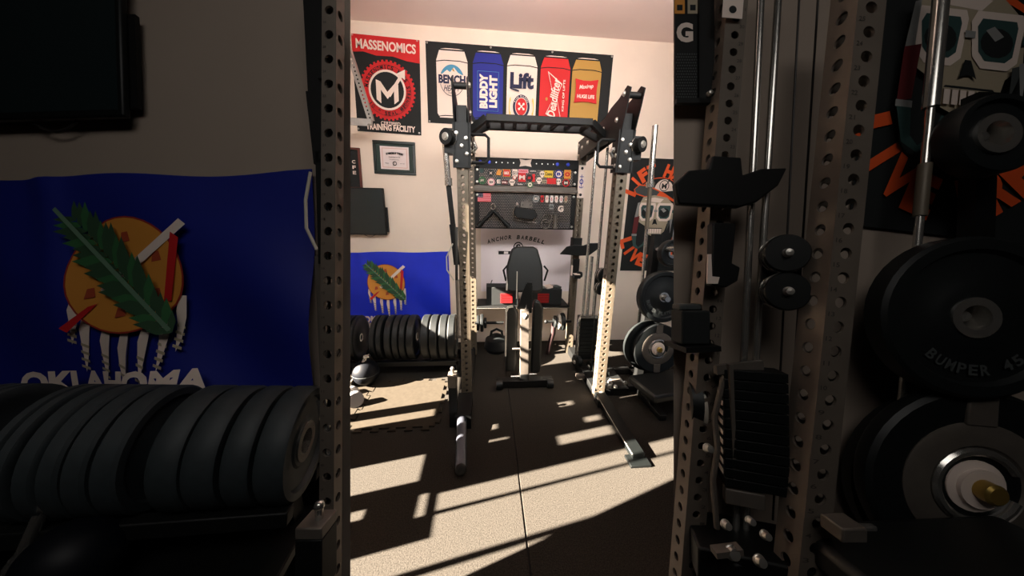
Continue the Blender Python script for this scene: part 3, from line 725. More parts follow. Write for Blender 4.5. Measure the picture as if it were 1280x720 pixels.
def skullst(m): m.ell(0, .008, .028, .026, CREAM, 16); m.rect(-.014, -.03, .014, -.01, CREAM); m.ell(-.01, .006, .007, .008, INK, 10); m.ell(.01, .006, .007, .008, INK, 10)
ST = [(-.045, 2.01, rnd(DGREY, .026, TEAL)), (-.04, 1.918, rnd(GREEN, .036, LEAF, 'JAX')), (.045, 1.99, rnd(DGREY, .036, INK, 'X')), (.05, 1.905, rnd(PINK, .036, CREAM, 'IRON', INK)), (.125, 1.995, flame),
      (.125, 1.912, sq(TEAL, .045, .075, 'E')), (.205, 1.995, sq(RED, .062, .06, 'MAX', CREAM, AMBER)), (.185, 1.905, sq(mat('print_maroon', (96, 24, 28)), .06, .035, 'PR')), (.288, 1.998, sq(CREAM, .052, .07, '511', INK)),
      (.285, 1.955, rnd(RED, .02, CREAM)), (.26, 1.905, skullst), (.372, 2.018, sq(PINK, .10, .035, 'DEADS', RED)), (.36, 1.958, sq(RED, .075, .085, 'M')), (.345, 1.893, sq(DGREY, .07, .022, 'Roller')), (.435, 1.955, rnd(DKRED, .036, INK, 'S', RED)),
      (.478, 1.955, sq(RED, .03, .075)), (.445, 1.89, rnd(GREEN, .03, CREAM, 'A', GREEN)), (.47, 2.02, sq(DGREY, .08, .024, 'WPO')), (.535, 1.93, skullst), (.565, 1.99, skullst), (.59, 1.925, sq(TAN, .05, .03, 'GYM', INK)), (.63, 1.998, sq(YEL, .09, .065, 'Coors', INK)),
      (.665, 1.93, sq(RED, .10, .055)), (.735, 2.0, rnd(BLUE, .042, CREAM, 'B', BLUE)), (.735, 1.925, skullst), (.825, 2.0, sq(AMBER, .07, .085, 'o', RED)), (.815, 1.918, rnd(RED, .038, INK, 'M'))]
ST = [(x, z, d) for x, z, d in ST]
for x, z, d in ST: sticker(pan1, x, z, d)
def usflag(m):
    w, h = .135, .085
    for i in range(13): m.rect(-w/2, h/2-(i+1)*h/13, w/2, h/2-i*h/13, RED if i % 2 == 0 else PINK)
    m.rect(-w/2, 0, -w/2+.055, h/2, NAVY)
    for i in range(4):
        for j in range(3): m.ell(-w/2+.009+i*.0125, .008+j*.013, .0025, .0025, CREAM, 6)
sticker(pan2, -.02, 1.755, usflag)
sticker(pan2, .51, 1.755, rnd(GREY, .036, DGREY, 'OKC'))
for i, c_ in enumerate((RED, CREAM, WHITE, CREAM, WHITE, TAN)):
    def capsule(m, c_=c_, i=i):
        m.rect(-.017, -.022, .017, .022, c_); m.ell(0, .022, .017, .014, c_, 14); m.ell(0, -.022, .017, .014, c_, 14)
        m.text('IVSTOX'[i], 0, 0, .014, .03, RED if i else DKRED, 0, .04)
    sticker(pan2, .575+i*.05, 1.755, capsule)
sticker(pan2, .675, 1.678, sq(GREY, .05, .05, 'EB', DGREY))
def gmark(m): m.text('G', 0, 0, .06, .065, CREAM, 0, .05)
sticker(pan2, .775, 1.66, gmark)
sticker(pan2, .32, 1.70, lambda m: m.text('R', 0, 0, .022, .026, CREAM, 0, .04))
def label_plate(m):
    m.rect(-.036, -.16, .036, .16, CREAM); m.ell(0, .13, .014, .014, INK, 16); m.ell(0, -.13, .014, .014, INK, 16)
    P0 = BLUE; m.ell(0, 0, .02, .026, P0, 18, .6); m.rect(-.003, -.06, .003, .07, P0); m.rect(-.02, .045, .02, .052, P0); m.ell(0, -.045, .022, .02, P0, 16, .7, PI, 2*PI)
m = MB(CREAM); m.P = frame((XR-.02, YR-.0375, 1.935), (1, 0, 0), (0, 0, 1)); label_plate(m); m.build('upright_plate', rack, label='white plate with blue anchor mark on rear upright')

# things hanging on the mesh panel
t = thing('tricep_rope', 'black triceps rope hanging in a V on the mesh panel', 'rope handle', (.07, PY-.05, 1.47))
m = MB(BLACK); a = V((.07, PY-.045, 1.63))
m.tube([a, (.03, PY-.045, 1.58), (-.06, PY-.045, 1.49)], .02, 10); m.tube([a, (.12, PY-.045, 1.58), (.21, PY-.045, 1.49)], .02, 10); m.build('rope', t)
m = MB(SATIN)
for x in (-.065, .215): m.lathe([(.024, -.03), (.026, 0), (.024, .03)], (x, PY-.045, 1.485), (-.7 if x < 0 else .7, 0, -.7), 14)
m.build('end_stopper', t)
m = MB(CHROME); m.tube([(.07+.022*math.cos(i*PI/6), PY-.045, 1.665+.03*math.sin(i*PI/6)) for i in range(12)], .005, 6, True); m.build('carabiner', t, label='steel carabiner')
t = thing('bar_attachment', 'dark cable attachment with flat steel plate hung mid panel', 'cable attachment', (.42, PY-.05, 1.53))
m = MB(IRON); m.T = frame((.41, PY-.03, 1.69), (1, 0, 0), (0, 0, 1)); m.box((-.06, -.03, 0), (.06, .03, .012)); m.box((-.02, .03, 0), (.02, .045, .012)); m.use(INK)
m.box((-.045, -.006, .012), (-.033, .006, .013)); m.box((.033, -.006, .012), (.045, .006, .013)); m.build('steel_plate', t, bevel=.004)
m = MB(BLACK); m.T = frame((.41, PY-.05, 1.60), (1, 0, 0), (0, 0, 1)); m.prism([(-.12, .07), (.09, .04), (.11, -.02), (.06, -.06), (-.1, -.04), (-.13, 0)], Matrix(), .03); m.build('grip_block', t, bevel=.006)
m = MB(CHROME); m.tube([(.30, PY-.04, 1.68), (.275, PY-.04, 1.62), (.275, PY-.04, 1.545), (.40, PY-.04, 1.525), (.52, PY-.04, 1.51)], .004, 6); m.build('wire', t)
for k, (x, z) in enumerate(((.635, 1.56), (.615, 1.50))):
    m = MB(IRON); m.tube([(x+.045*math.cos(i*PI/10), PY-.035-.012*k, z+.045*math.sin(i*PI/10)) for i in range(20)], .006, 8, True)
    tag(m.build('steel_ring'), ('upper' if k == 0 else 'lower')+' steel ring hung on the lower mesh panel', 'ring', 'rings on the mesh panel')
m = MB(IRON); m.cyl((.72, PY-.035, 1.455), (.72, PY-.035, 1.595), .025); m.use(DGREY).cyl((.72, PY-.035, 1.595), (.72, PY-.035, 1.60), .018)
tag(m.build('steel_sleeve'), 'grey steel sleeve standing at lower right of the mesh panel', 'sleeve')

# shelf on the back of the rack
m = MB(BLACK); m.box((XL+.062, YR-.05, .565), (XR-.062, YR+.27, .59)); m.use(CHROME).box((XL+.062, YR-.055, .567), (XR-.062, YR-.05, .574)); m.build('rear_shelf', rack, bevel=.002)
def storage_box(x0, x1, z1, label, rx):
    t = thing('storage_box', label, 'box', ((x0+x1)/2, YR+.08, .59), 'boxes on the rear shelf')
    m = MB(INK); m.box((x0, YR-.0, .59), (x1, YR+.2, z1)); m.build('carton', t, bevel=.006)
    m = MB(REDPL)
    for i in range(4): m.box((rx, YR-.012, .62+i*.028), (rx+.13, YR-.0005, .642+i*.028))
    m.build('red_grille', t, label='red ribbed panel')
    return t
storage_box(.0, .36, .80, 'black box with red ribs left of the bench on rear shelf', .16)
storage_box(.50, .86, .775, 'black box with red ribs right of the bench on rear shelf', .58)
for i, (x, c_) in enumerate(((.56, AMBER), (.61, GREY), (.72, CREAM), (.80, DGREY))):
    m = MB(c_); m.T = frame((x, YR+.08, .789), (.9, .3, .1*(-1)**i), (-.3, .9, 0)); m.box((-.05, -.05, -.012), (.05, .05, .012))
    tag(m.build('hand_strap', bevel=.004), ['amber', 'grey', 'cream', 'dark grey'][i]+' folded strap lying on the right shelf box', 'strap', 'straps on the shelf box')

# spotter tray and J-cup on the rear right upright
t = thing('spotter_arm', 'black winged steel saddle on the rear right upright', 'rack saddle', (XR-.02, YR-.1, 1.15))
m = MB(BLACK); m.T = frame((XR-.02, YR-.09, 1.24), (1, 0, 0), (0, 0, 1))
m.prism([(-.2, -.05), (-.13, .03), (-.05, .05), (.05, .045), (.12, .07), (.24, .075), (.2, .0), (.12, -.06), (.0, -.065), (-.12, -.055)], Matrix.Translation((0, 0, .0)), .03); m.build('saddle', t, bevel=.006)
m = MB(BLACK); m.box((XR-.07, YR-.06, 1.19), (XR+.03, YR+.05, 1.36)); m.build('sleeve', t, bevel=.004)
t = thing('j_cup', 'black J-cup with pale liner below the winged saddle', 'J-cup', (XR-.02, YR-.1, .9))
m = MB(BLACK); m.box((XR-.055, YR-.055, .97), (XR+.02, YR-.037, 1.13)); m.box((XR-.055, YR-.15, .93), (XR+.015, YR-.037, .97)); m.lathe([(.03, -.03), (.038, 0), (.03, .03)], (XR+.02, YR-.07, .96), (1, 0, 0), 16); m.build('hook', t, bevel=.004)
m = MB(CREAM); m.box((XR-.05, YR-.145, .97), (XR+.01, YR-.06, .976)); m.box((XR-.068, YR-.07, .95), (XR-.057, YR-.04, 1.06)); m.build('liner', t)

# cable handle and strap hung beside the front left upright
xh = XL-.1
t = thing('cable_strap_handle', 'chrome handle with long black strap beside front left upright', 'cable handle', (xh, YF-.04, 1.2))
m = MB(CHROME); m.cyl((xh, YF-.04, 1.80), (xh-.015, YF-.04, 2.06), .02); m.lathe([(.026, 0), (.026, .05)], (xh, YF-.04, 1.79), (0, 0, 1), 18); m.build('handle', t)
m = MB(CHROME); m.tube([(xh-.02+.018*math.cos(i*PI/6), YF-.045, 2.10+.045*math.sin(i*PI/6)) for i in range(12)], .006, 6, True); m.build('carabiner', t)
m = MB(BLACK); m.bar((xh, YF-.04, 1.79), (xh+.025, YF-.04, 1.50), .035, .02, (0, 1, 0)); m.bar((xh+.02, YF-.045, 1.52), (xh+.045, YF-.04, 1.22), .045, .016, (0, 1, 0)); m.bar((xh+.05, YF-.05, 1.5), (xh+.04, YF-.045, 1.1), .02, .012, (0, 1, 0)); m.build('strap', t)
m = MB(PADSIDE); m.tube([(xh+.02, YF-.05, 1.38), (xh-.03, YF-.05, 1.28), (xh-.03, YF-.05, 1.18), (xh+.02, YF-.05, 1.10)], .005, 6); m.build('cord', t)
m = MB(IRON); m.bar((xh+.045, YF-.04, 1.1), (xh+.05, YF-.04, .62), .03, .02, (0, 1, 0)); m.build('guide_strip', t)

# ------------------------------------------------------------------ bench standing on end
bx, by = .36, 2.72
t = thing('weight_bench', 'black adjustable weight bench stored upright inside the rack', 'bench', (bx, by, 0))
def pad(name, poly, M, th, label=None):
    m = MB(VINYL); m.prism(poly, M, th); return m.build(name, t, bevel=.018, label=label)
def rounded(w0, w1, h, r=.04):
    return [(-w0/2, 0), (w0/2, 0), (w1/2, h-r), (w1/2-r, h), (-w1/2+r, h), (-w1/2, h-r)]
pad('head_pad', [(-.17, -.02), (-.13, -.04), (.13, -.04), (.17, -.02), (.165, .2), (.12, .36), (.08, .38), (-.08, .38), (-.12, .36), (-.165, .2)], frame((bx-.01, by-.0, .93), (1, 0, 0), (0, .25, 1)), .07)
m = MB(PADSIDE); m.bar((bx-.175, by-.05, .92), (bx-.165, by+.02, 1.14), .012, .05, (0, 1, 0)); m.bar((bx-.085, by-.08, .85), (bx-.085, by-.07, 1.1), .008, .01); m.build('pale_edge', t, label='pale edge strip')
m = MB(SATIN); m.bar((bx-.05, by-.10, .75), (bx+.03, by-.07, .98), .07, .03, (0, 1, 0)); m.bar((bx+.03, by-.10, .72), (bx+.03, by-.07, 1.0), .05, .03, (0, 1, 0)); m.build('pad_bracket', t, bevel=.004)
for s_ in (-1, 1):
    m = MB(BLACK); x = bx+s_*.2; m.tube([(x-s_*.02, by, 1.0), (x+s_*.005, by-.01, 1.1), (x-s_*.03, by, 1.14)], .009, 8); m.build('grab_handle', t)
pad('seat_pad', [(-.055, .0), (.035, .0), (.05, .1), (.05, .6), (.02, .66), (-.03, .66), (-.055, .62)], frame((bx-.12, by-.03, .12), (1, 0, 0), (0, .0, 1)), .07)
m = MB(PADSIDE); m.bar((bx-.18, by-.105, .30), (bx-.18, by-.105, .74), .012, .05, (0, 1, 0)); m.tube([(bx-.18, by-.105, .74), (bx-.165, by-.105, .775), (bx-.12, by-.105, .785)], .012, 8); m.build('pale_edge', t, label='pale edge strip')  # pale strip stands in for light along the pad's edge
pad('back_pad', [(-.045, .0), (.045, .0), (.05, .1), (.05, .66), (.02, .72), (-.03, .74), (-.045, .7)], frame((bx+.115, by-.03, .1), (1, 0, 0), (0, .0, 1)), .07)
m = MB(IRON); m.bar((bx-.005, by-.15, .1), (bx-.015, by-.12, .76), .075, .075, (0, 1, 0)); m.use(CREAM); m.prism([(-.025, .02), (0, -.02), (.025, .02), (.012, .035), (-.012, .035)], frame((bx-.02, by-.162, .70), (1, 0, 0), (0, 0, 1)), .004); m.build('spine_tube', t, bevel=.004, label='grey steel spine')
m = MB(BLACK); m.bar((bx-.005, by-.15, .04), (bx-.005, by-.15, .14), .085, .085, (0, 1, 0)); m.bar((bx-.26, by-.16, .045), (bx+.27, by-.16, .045), .08, .07); m.build('foot_crossbar', t, bevel=.006)
for s_ in (-1, 1):
    m = MB(BRUB); m.lathe([(.02, -.03), (.04, -.03), (.045, 0), (.04, .03), (.02, .03)], (bx+s_*.24, by-.20, .046), (1, 0, 0), 20); m.build('wheel', t)
m = MB(CHROME); m.cyl((bx-.13, by-.14, .09), (bx-.04, by-.14, .09), .016); m.cyl((bx-.12, by-.14, .38), (bx-.04, by-.14, .38), .01); m.cyl((bx+.05, by-.12, .10), (bx+.12, by-.12, .1), .012); m.build('adjustment_pin', t)

# ------------------------------------------------------------------ plates
GREYRUB = mat('lightened_rubber', (48, 55, 58), .6, noise=.12, scale=50)  # bumper rubber with extra lightness in its colour, lifts the dim row
def plate_parts(R, th, hubr, rub=None):
    """bumper plate lying along its own z axis: body with raised rim, steel hub"""
    r = hubr; h = th/2
    m = MB(rub or BRUB)
    m.lathe([(r, -h*.7), (R*.42, -h*.7), (R*.46, -h*.55), (R*.80, -h*.6), (R*.84, -h), (R*.96, -h), (R, -h*.72), (R, h*.72), (R*.96, h), (R*.84, h), (R*.80, h*.6), (R*.46, h*.55), (R*.42, h*.7), (r, h*.7), (r, -h*.7)], (0, 0, 0), (0, 0, 1), 40)
    m.f = m.f[:-2]; m.mi = m.mi[:-2]; m.sm = m.sm[:-2]
    return m
def make_plate(name, label, group, R, th, M, parts=True, rub=None):
    m = plate_parts(R, th, .03, rub); o = m.build(name, origin=(0, 0, 0)); tag(o, label, 'weight plate', group)
    if parts:
        h = MB(CHROME); h.lathe([(.026, -th*.42), (.042, -th*.42), (.042, th*.42), (.026, th*.42), (.026, -th*.42)], (0, 0, 0), (0, 0, 1), 24)
        h.f = h.f[:-2]; h.mi = h.mi[:-2]; h.sm = h.sm[:-2]
        h.build('hub', o, label='steel hub ring')
    o.matrix_world = M; return o
def axis_frame(o, z):
    z = V(z).normalized(); u = V((0, 0, 1)) if abs(z.z) < .9 else V((0, 1, 0)); x = u.cross(z).normalized(); return frame(o, x, z.cross(x))
ORD = ['first', 'second', 'third', 'fourth', 'fifth', 'sixth', 'seventh', 'eighth', 'ninth', 'tenth', 'eleventh', 'twelfth', 'thirteenth']
# row of bumpers on the floor rack below the flag
rowY, rowZ, R = 2.95, .36, .225
xs = [(-1.36, .03), (-1.315, .03), (-1.27, .03), (-1.085, .05), (-1.025, .05), (-.945, .06), (-.875, .055), (-.81, .055), (-.735, .07), (-.60, .075), (-.515, .075), (-.425, .075), (-.345, .07)]
protos = {}
for i, (x, th) in enumerate(xs):
    M = axis_frame((x, rowY, rowZ), (1, 0, 0)); lb = 'black bumper plate, %s from the left in the row under the sunlit flag' % ORD[i]
    if th not in protos: protos[th] = make_plate('bumper_plate', lb, 'bumper plates in the floor rack', R, th, M)
    else: copy_thing(protos[th], M, lb)
t = thing('plate_rack', 'low black toaster rack holding the bumper plate row', 'plate rack', (-.85, rowY, 0))
m = MB(BLACK)
for y in (rowY-.13, rowY+.13): m.bar((-1.4, y, .13), (-.28, y, .13), .04, .05)
m.build('rail', t, bevel=.004)
for x in (-1.4, -.29):
    m = MB(BLACK); m.box((x-.02, rowY-.2, 0), (x+.02, rowY+.2, .05)); m.box((x-.02, rowY-.15, .05), (x+.02, rowY-.11, .16)); m.box((x-.02, rowY+.11, .05), (x+.02, rowY+.15, .16)); m.build('leg', t, bevel=.004)
m = MB(CHROME); m.tube([at(437, 478, 2.6), at(449, 462, 2.62), at(458, 446, 2.66)], .016, 10); m.tube([at(437, 470, 2.6), at(447, 468, 2.6)], .012, 8); m.cyl(at(455, 446, 2.66), at(462, 445, 2.66), .02)
m.tube([at(440, 492, 2.6), at(437, 478, 2.6)], .016, 8); m.build('carry_handle', t, label='chrome angled carry handle')
m = MB(mat('ball_rubber', (11, 14, 20), .5, spec=.2)); c = V((-1.13, 2.66, .134)); m.ball(c, .12); m.use(DGREY)
m.tube([(c.x+.1205*math.cos(i*PI/12), c.y+.1205*math.sin(i*PI/12), c.z) for i in range(24)], .002, 5, True)
tag(m.build('medicine_ball'), 'dark blue-black exercise ball on the floor under the plate row', 'ball')
o = MB(CHROME)
t = thing('dumbbell', 'small chrome-ended dumbbell at left edge of the sunlit puzzle mat', 'dumbbell', tuple(at(438, 505, 2.42)))
p = at(443, 498, 2.36); ax = V((.5, -.8, .25)).normalized()
m = MB(mat('pale_urethane', (150, 146, 146), .5)); m.lathe([(.03, 0), (.062, .0), (.066, .01), (.066, .06), (.06, .066), (.02, .066)], p, ax, 28); m.build('head', t)
m = MB(CHROME); m.cyl(p-ax*.14, p, .016); m.build('handle', t)
m = MB(mat('pale_urethane', (150, 146, 146), .5)); m.lathe([(.03, 0), (.062, .0), (.066, .01), (.066, .06), (.06, .066), (.02, .066)], p-ax*.2, ax, 28); m.build('head', t)

# puzzle-edged foam mat
def puzzle(x0, x1, y0, y1, z0, z1, label, tooth=.065):
    pts = []
    def edge(a, b, out):
        a, b, out = V(a), V(b), V(out); L = (b-a).length; n = max(2, int(L/(tooth*1.7))); d = (b-a)/n
        for i in range(n):
            s0 = a+d*i
            pts.extend([s0, s0+d*.32, s0+d*.25+out*tooth*.55, s0+d*.75+out*tooth*.55, s0+d*.68])
    edge((x0, y0), (x1, y0), (0, -1)); edge((x1, y0), (x1, y1), (1, 0)); edge((x1, y1), (x0, y1), (0, 1)); edge((x0, y1), (x0, y0), (-1, 0))
    m = MB(FOAM); m.prism([(p.x, p.y) for p in pts], Matrix.Translation((0, 0, z0)), z1-z0)
    return tag(m.build('foam_puzzle_mat'), label, 'foam mat', 'puzzle mats')
puzzle(-1.02, -.40, 2.03, 2.68, .002, .014, 'sunlit puzzle-edged foam mat before the plate row, nearer the rack')
puzzle(-1.72, -1.065, 1.98, 2.63, .002, .014, 'puzzle-edged foam mat left of the sunlit one by the dumbbell')

# ------------------------------------------------------------------ things behind the rack on pegs
def peg_plate(name, c, ax, R, th, label, group, M=IRON):
    t = thing(name, label, 'weight plate', tuple(c), group)
    m = MB(BRUB); m.lathe([(.03, 0), (R*.9, 0), (R, th*.2), (R, th*.8), (R*.9, th), (R*.6, th), (R*.55, th*.8), (.03, th*.8)], c, ax, 30); m.build('disc', t)
    m = MB(M); m.lathe([(.015, th*.8), (.03, th*.8), (.03, th*1.05), (.015, th*1.05)], c, ax, 20); m.build('hub', t)
    return t
pcx = XL+.08
for k, (R_, th) in enumerate(((.085, .03), (.10, .035), (.06, .03))):
    peg_plate('small_plate', V((pcx-.02+k*.04, YR-.08, .41)), (1, 0, 0), R_, th, 'small black weight disc, %s on the peg by the rear left upright' % ORD[k], 'discs on the left peg')
m = MB(BLACK); m.cyl((pcx-.04, YR-.08, .41), (pcx+.28, YR-.08, .41), .016); tag(m.build('loading_peg'), 'black loading peg through the small discs, rear left', 'peg')
pcx = XR-.1
for k, (R_, th, mm) in enumerate(((.10, .04, IRON), (.085, .035, CREAM), (.07, .03, BRASS))):
    c = V((pcx-.02-k*.045, YR-.09, .42)); t = thing('small_plate', 'small weight disc, %s from the upright on the rear right peg' % ORD[k], 'weight plate', tuple(c), 'discs on the right peg')
    m = MB(BRUB if k != 1 else PADSIDE); m.lathe([(.02, 0), (R_*.9, 0), (R_, th*.2), (R_, th*.8), (R_*.9, th), (.02, th)], c, (-1, 0, 0), 28); m.build('disc', t)
m = MB(BLACK); m.cyl((pcx+.06, YR-.09, .42), (pcx-.22, YR-.09, .42), .014); m.ball((pcx-.23, YR-.09, .42), .022); tag(m.build('loading_peg'), 'black ball-ended peg through the rear right discs', 'peg')
m = MB(CHROME); m.cyl((.60, 3.2, 0), (.60, 3.2, .33), .034); m.use(SATIN).cyl((.60, 3.2, .33), (.60, 3.2, .335), .028); tag(m.build('steel_cylinder'), 'upright chrome cylinder on the floor behind the bench', 'cylinder')
m = MB(DKRED); m.tube([(.72, 3.22, .0), (.735, 3.22, .12), (.77, 3.22, .26), (.775, 3.22, .40)], .028, 10); tag(m.build('grip_bar'), 'dark red curved grip bar standing right of the chrome cylinder', 'bar')
m = MB(BRUB); m.lathe([(.001, 0), (.12, 0), (.15, .05), (.13, .15), (.05, .2), (.001, .2)], (.12, 3.35, 0), (0, 0, 1), 26); m.tube([(.05, 3.35, .17), (.06, 3.35, .24), (.12, 3.35, .27), (.18, 3.35, .24), (.19, 3.35, .17)], .016, 8); tag(m.build('kettlebell'), 'black kettlebell on the floor behind the left of the bench', 'kettlebell')

# weight tree on the right with bumper and iron plate
tx, ty = 1.52, 2.62
t = thing('weight_tree', 'black weight tree holding plates at right of the sunlit gym', 'weight tree', (tx, ty, 0))
m = MB(BLACK); m.box((tx-.035, ty-.035, .05), (tx+.035, ty+.035, 1.45)); m.build('post', t, bevel=.004)
m = MB(BLACK); m.box((tx-.2, ty-.21, 0), (tx+.4, ty-.15, .06)); m.box((tx-.2, ty+.10, 0), (tx+.4, ty+.16, .06)); m.box((tx-.04, ty-.21, .0), (tx+.04, ty+.16, .06)); m.build('base', t, bevel=.006)
for z in (.40, .90, 1.32):
    m = MB(CHROME); m.cyl((tx, ty-.03, z), (tx, ty-.30, z+.03), .024); m.build('peg', t)
# front plates
A = V((0, -1, .11)).normalized()
def tree_plate(c, R, th, label, iron):
    M = axis_frame(c, A)
    o = make_plate('bumper_plate' if not iron else 'iron_plate', label, None, R, th, M, not iron)
    return o
pl_ = tree_plate((tx+.01, ty-.20, .925), .225, .07, 'black bumper plate with raised lettering at middle of the sunlit weight tree', False)
m = MB(GREY); m.P = Matrix.Translation((0, 0, .0245)); m.arctext('BUMPER PLATE 45', 0, 0, .145, -PI/2-.2, .16, .03, DGREY, True); m.build('lettering', pl_)
def iron_plate(c, R, label, ax=A):
    t = thing('iron_plate', label, 'weight plate', tuple(c)); c = V(c)
    m = MB(BRUB); m.lathe([(R*.62, -.02), (R*.97, -.02), (R, -.01), (R, .012), (R*.96, .02), (R*.66, .014)], c, ax, 44); m.build('rim', t)
    m = MB(IRON); m.lathe([(R*.40, -.012), (R*.66, -.012), (R*.66, .016), (R*.62, .02), (R*.43, .02), (R*.40, .012)], c, ax, 44); m.build('face_ring', t, label='grey face ring')
    m = MB(INK); m.lathe([(.03, -.01), (R*.41, -.01), (R*.41, .006), (.03, .006)], c, ax, 40); m.build('web', t)
    M = axis_frame(c, ax); k = R/.225
    for a in (PI/2, -PI/2):
        m = MB(IRON); m.T = M; m.box((-.03*k, math.sin(a)*R*.80-R*.17, .013), (.03*k, math.sin(a)*R*.80+R*.17, .022)); m.build('spoke_block', t, bevel=.003)
    m = MB(CREAM); m.lathe([(.024*k, .0), (.06*k, .0), (.06*k, .018*k), (.045*k, .022*k), (.045*k, .03*k), (.024*k, .03*k)], c, ax, 24); m.build('hub', t, label='pale hub collar')
    m = MB(CHROME)
    m.tube([M @ V((.082*k*math.cos(q), .082*k*math.sin(q), .016)) for q in [-.6+i*.26 for i in range(-20, 2)]], .010*k, 8); m.build('spring_collar', t)
    m = MB(BRASS); m.lathe([(.0235*k, .0), (.0235*k, .05*k), (.018*k, .055*k), (.001, .055*k)], c, ax, 20); m.build('sleeve_end', t, label='brass-toned sleeve end')
    return t
iron_plate((tx+.0, ty-.25, .46), .225, 'grey and black iron plate with spring collar low on the sunlit weight tree')
make_plate('bumper_plate', 'black bumper plate behind the iron plate on the sunlit weight tree', None, .235, .05, axis_frame((tx-.035, ty-.17, .45), A))
make_plate('bumper_plate', 'small black plate on the top peg of the sunlit weight tree', None, .115, .07, axis_frame((tx+.06, ty-.16, 1.30), A))
# vertical barbell
b1 = at(819, 157, 2.82); b0 = at(803, 350, 2.82); b0 = b1+(b0-b1)*((.02-b1.z)/(b0.z-b1.z)); d = b1-b0
t = thing('barbell', 'chrome barbell standing upright before the sunlit skull banner', 'barbell', tuple(b0))
m = MB(CHROME); m.cyl(b0+d*.2, b0+d*.78, .0145); m.build('shaft', t)
for a_, b_ in ((0, .18), (.80, 1.0)):
    m = MB(CHROME); m.cyl(b0+d*a_, b0+d*b_, .025); m.build('sleeve', t)
for a_, b_ in ((.18, .2), (.78, .80)):
    m = MB(CHROME); m.cyl(b0+d*a_, b0+d*b_, .036); m.build('collar', t)
m = MB(STEEL); m.cyl(b0+d*.62, b0+d*.78, .019); m.build('knurled_grip', t)
m = MB(BLACK); m.cyl((b0.x, b0.y, 0), b0+d*.1, .045); m.box((b0.x-.08, b0.y-.08, 0), (b0.x+.08, b0.y+.08, .015)); tag(m.build('barbell_holder'), 'black tube holder for the upright barbell', 'holder')
# flat dark bench and hoses on the floor lower right
t = thing('flat_bench', 'low black padded bench on the floor at right edge of the sunlit gym', 'bench', (1.75, 2.25, 0))
m = MB(VINYL); m.prism(rounded(.34, .34, .8, .08), frame((1.28, 2.14, .17), (.2, -1, 0), (1, .2, 0)), .07); m.build('pad', t, bevel=.02)
for x in (1.42, 1.95):
    m = MB(BLACK); m.box((x-.03, 2.0, 0), (x+.03, 2.38, .05)); m.box((x-.03, 2.15, .05), (x+.03, 2.21, .18)); m.build('leg', t, bevel=.004)
# ------------------------------------------------------------------ left alcove
def bg(X, Y, d): return px(X, Y, d)                  # a point d metres out along the slope normal
def bf(X, Y, d, rot=0):
    c, s_ = math.cos(rot), math.sin(rot); return frame(bg(X, Y, d), RGT*c+UP*s_, UP*c-RGT*s_)
def mpp(d): return d/FOC
def to_floor(p, q, z=0.0):
    """carry the line p-q on beyond q down to height z"""
    d = q-p; return p+d*((z-p.z)/d.z)
television(Matrix.Translation(FWD*.043) @ bf(20, 36, .755, .03), .52, .45, 'large flat black television on the dim left alcove wall', 'television', .5)
tag(flag(bf(150, 352, .79, .02), 1.03, .56, .058, mat('flag_blue_shaded', (8, 26, 128), .6, noise=.05, scale=6), .03).build('state_flag'), 'large state flag, blue darkened for shade, in the dim left alcove', 'flag')  # flag blue darkened in the colour itself to read as shade
# perforated post at the edge of the opening
def post(X0, Y0, X1, Y1, d, w, name, label, cat, numbers, pitch, r, numside=-1, dz=0.0):
    a, b = bg(X0, Y0, d), bg(X1, Y1, d); foot = to_floor(a, b); ax = (a-foot).normalized()
    fr = frame(foot, RGT-ax*RGT.dot(ax), ax)
    L = (a-foot).length; t = thing(name, label, cat, tuple(foot))
    upright_mb(fr, w, L, pitch, r, numbers, ALC_STEEL, numside).build('upright', t)
    m = MB(BLACK); m.T = Matrix.Translation(foot); m.box((-.045, -.06, 0), (.045, .06, .012)); m.build('foot_plate', t)
    return t
post(417, -30, 415, 360, .66, .031, 'rack_post', 'perforated steel post with numbers at the right edge of the left alcove', 'rack post', -12, .0525, .0095)
t = thing('strap_handle', 'black strap and silver tube hanging beside the left alcove post', 'cable handle', tuple(bg(400, 500, .7)))
m = MB(BLACK); m.bar(bg(388, -40, .70), bg(396, 115, .70), .034, .012, -FWD); m.bar(bg(404, -40, .69), bg(405, 100, .69), .02, .012, -FWD)
m.bar(bg(394, 115, .69), bg(404, 205, .69), .036, .012, -FWD); m.bar(bg(412, 140, .688), bg(404, 200, .688), .014, .012, -FWD); m.bar(bg(402, 190, .69), bg(406, 330, .69), .022, .012, -FWD); m.bar(bg(412, 200, .689), bg(413, 320, .689), .018, .012, -FWD); m.build('strap', t)
m = MB(PADSIDE); m.tube([bg(388, 215, .695), bg(382, 250, .695), bg(383, 285, .695), bg(396, 312, .695)], .0035, 6); m.build('cord', t)
m = MB(IRON); m.bar(bg(410, 0, .70), bg(414, 150, .70), .016, .008, -FWD); m.build('guide_strip', t)
m = MB(IRON); m.bar(bg(400, 320, .70), bg(408, 495, .70), .018, .012, -FWD); m.build('guide_strip', t)
m = MB(CHROME); m.cyl(bg(402, 500, .66), bg(416, 590, .66), .010, .008); m.build('handle', t)
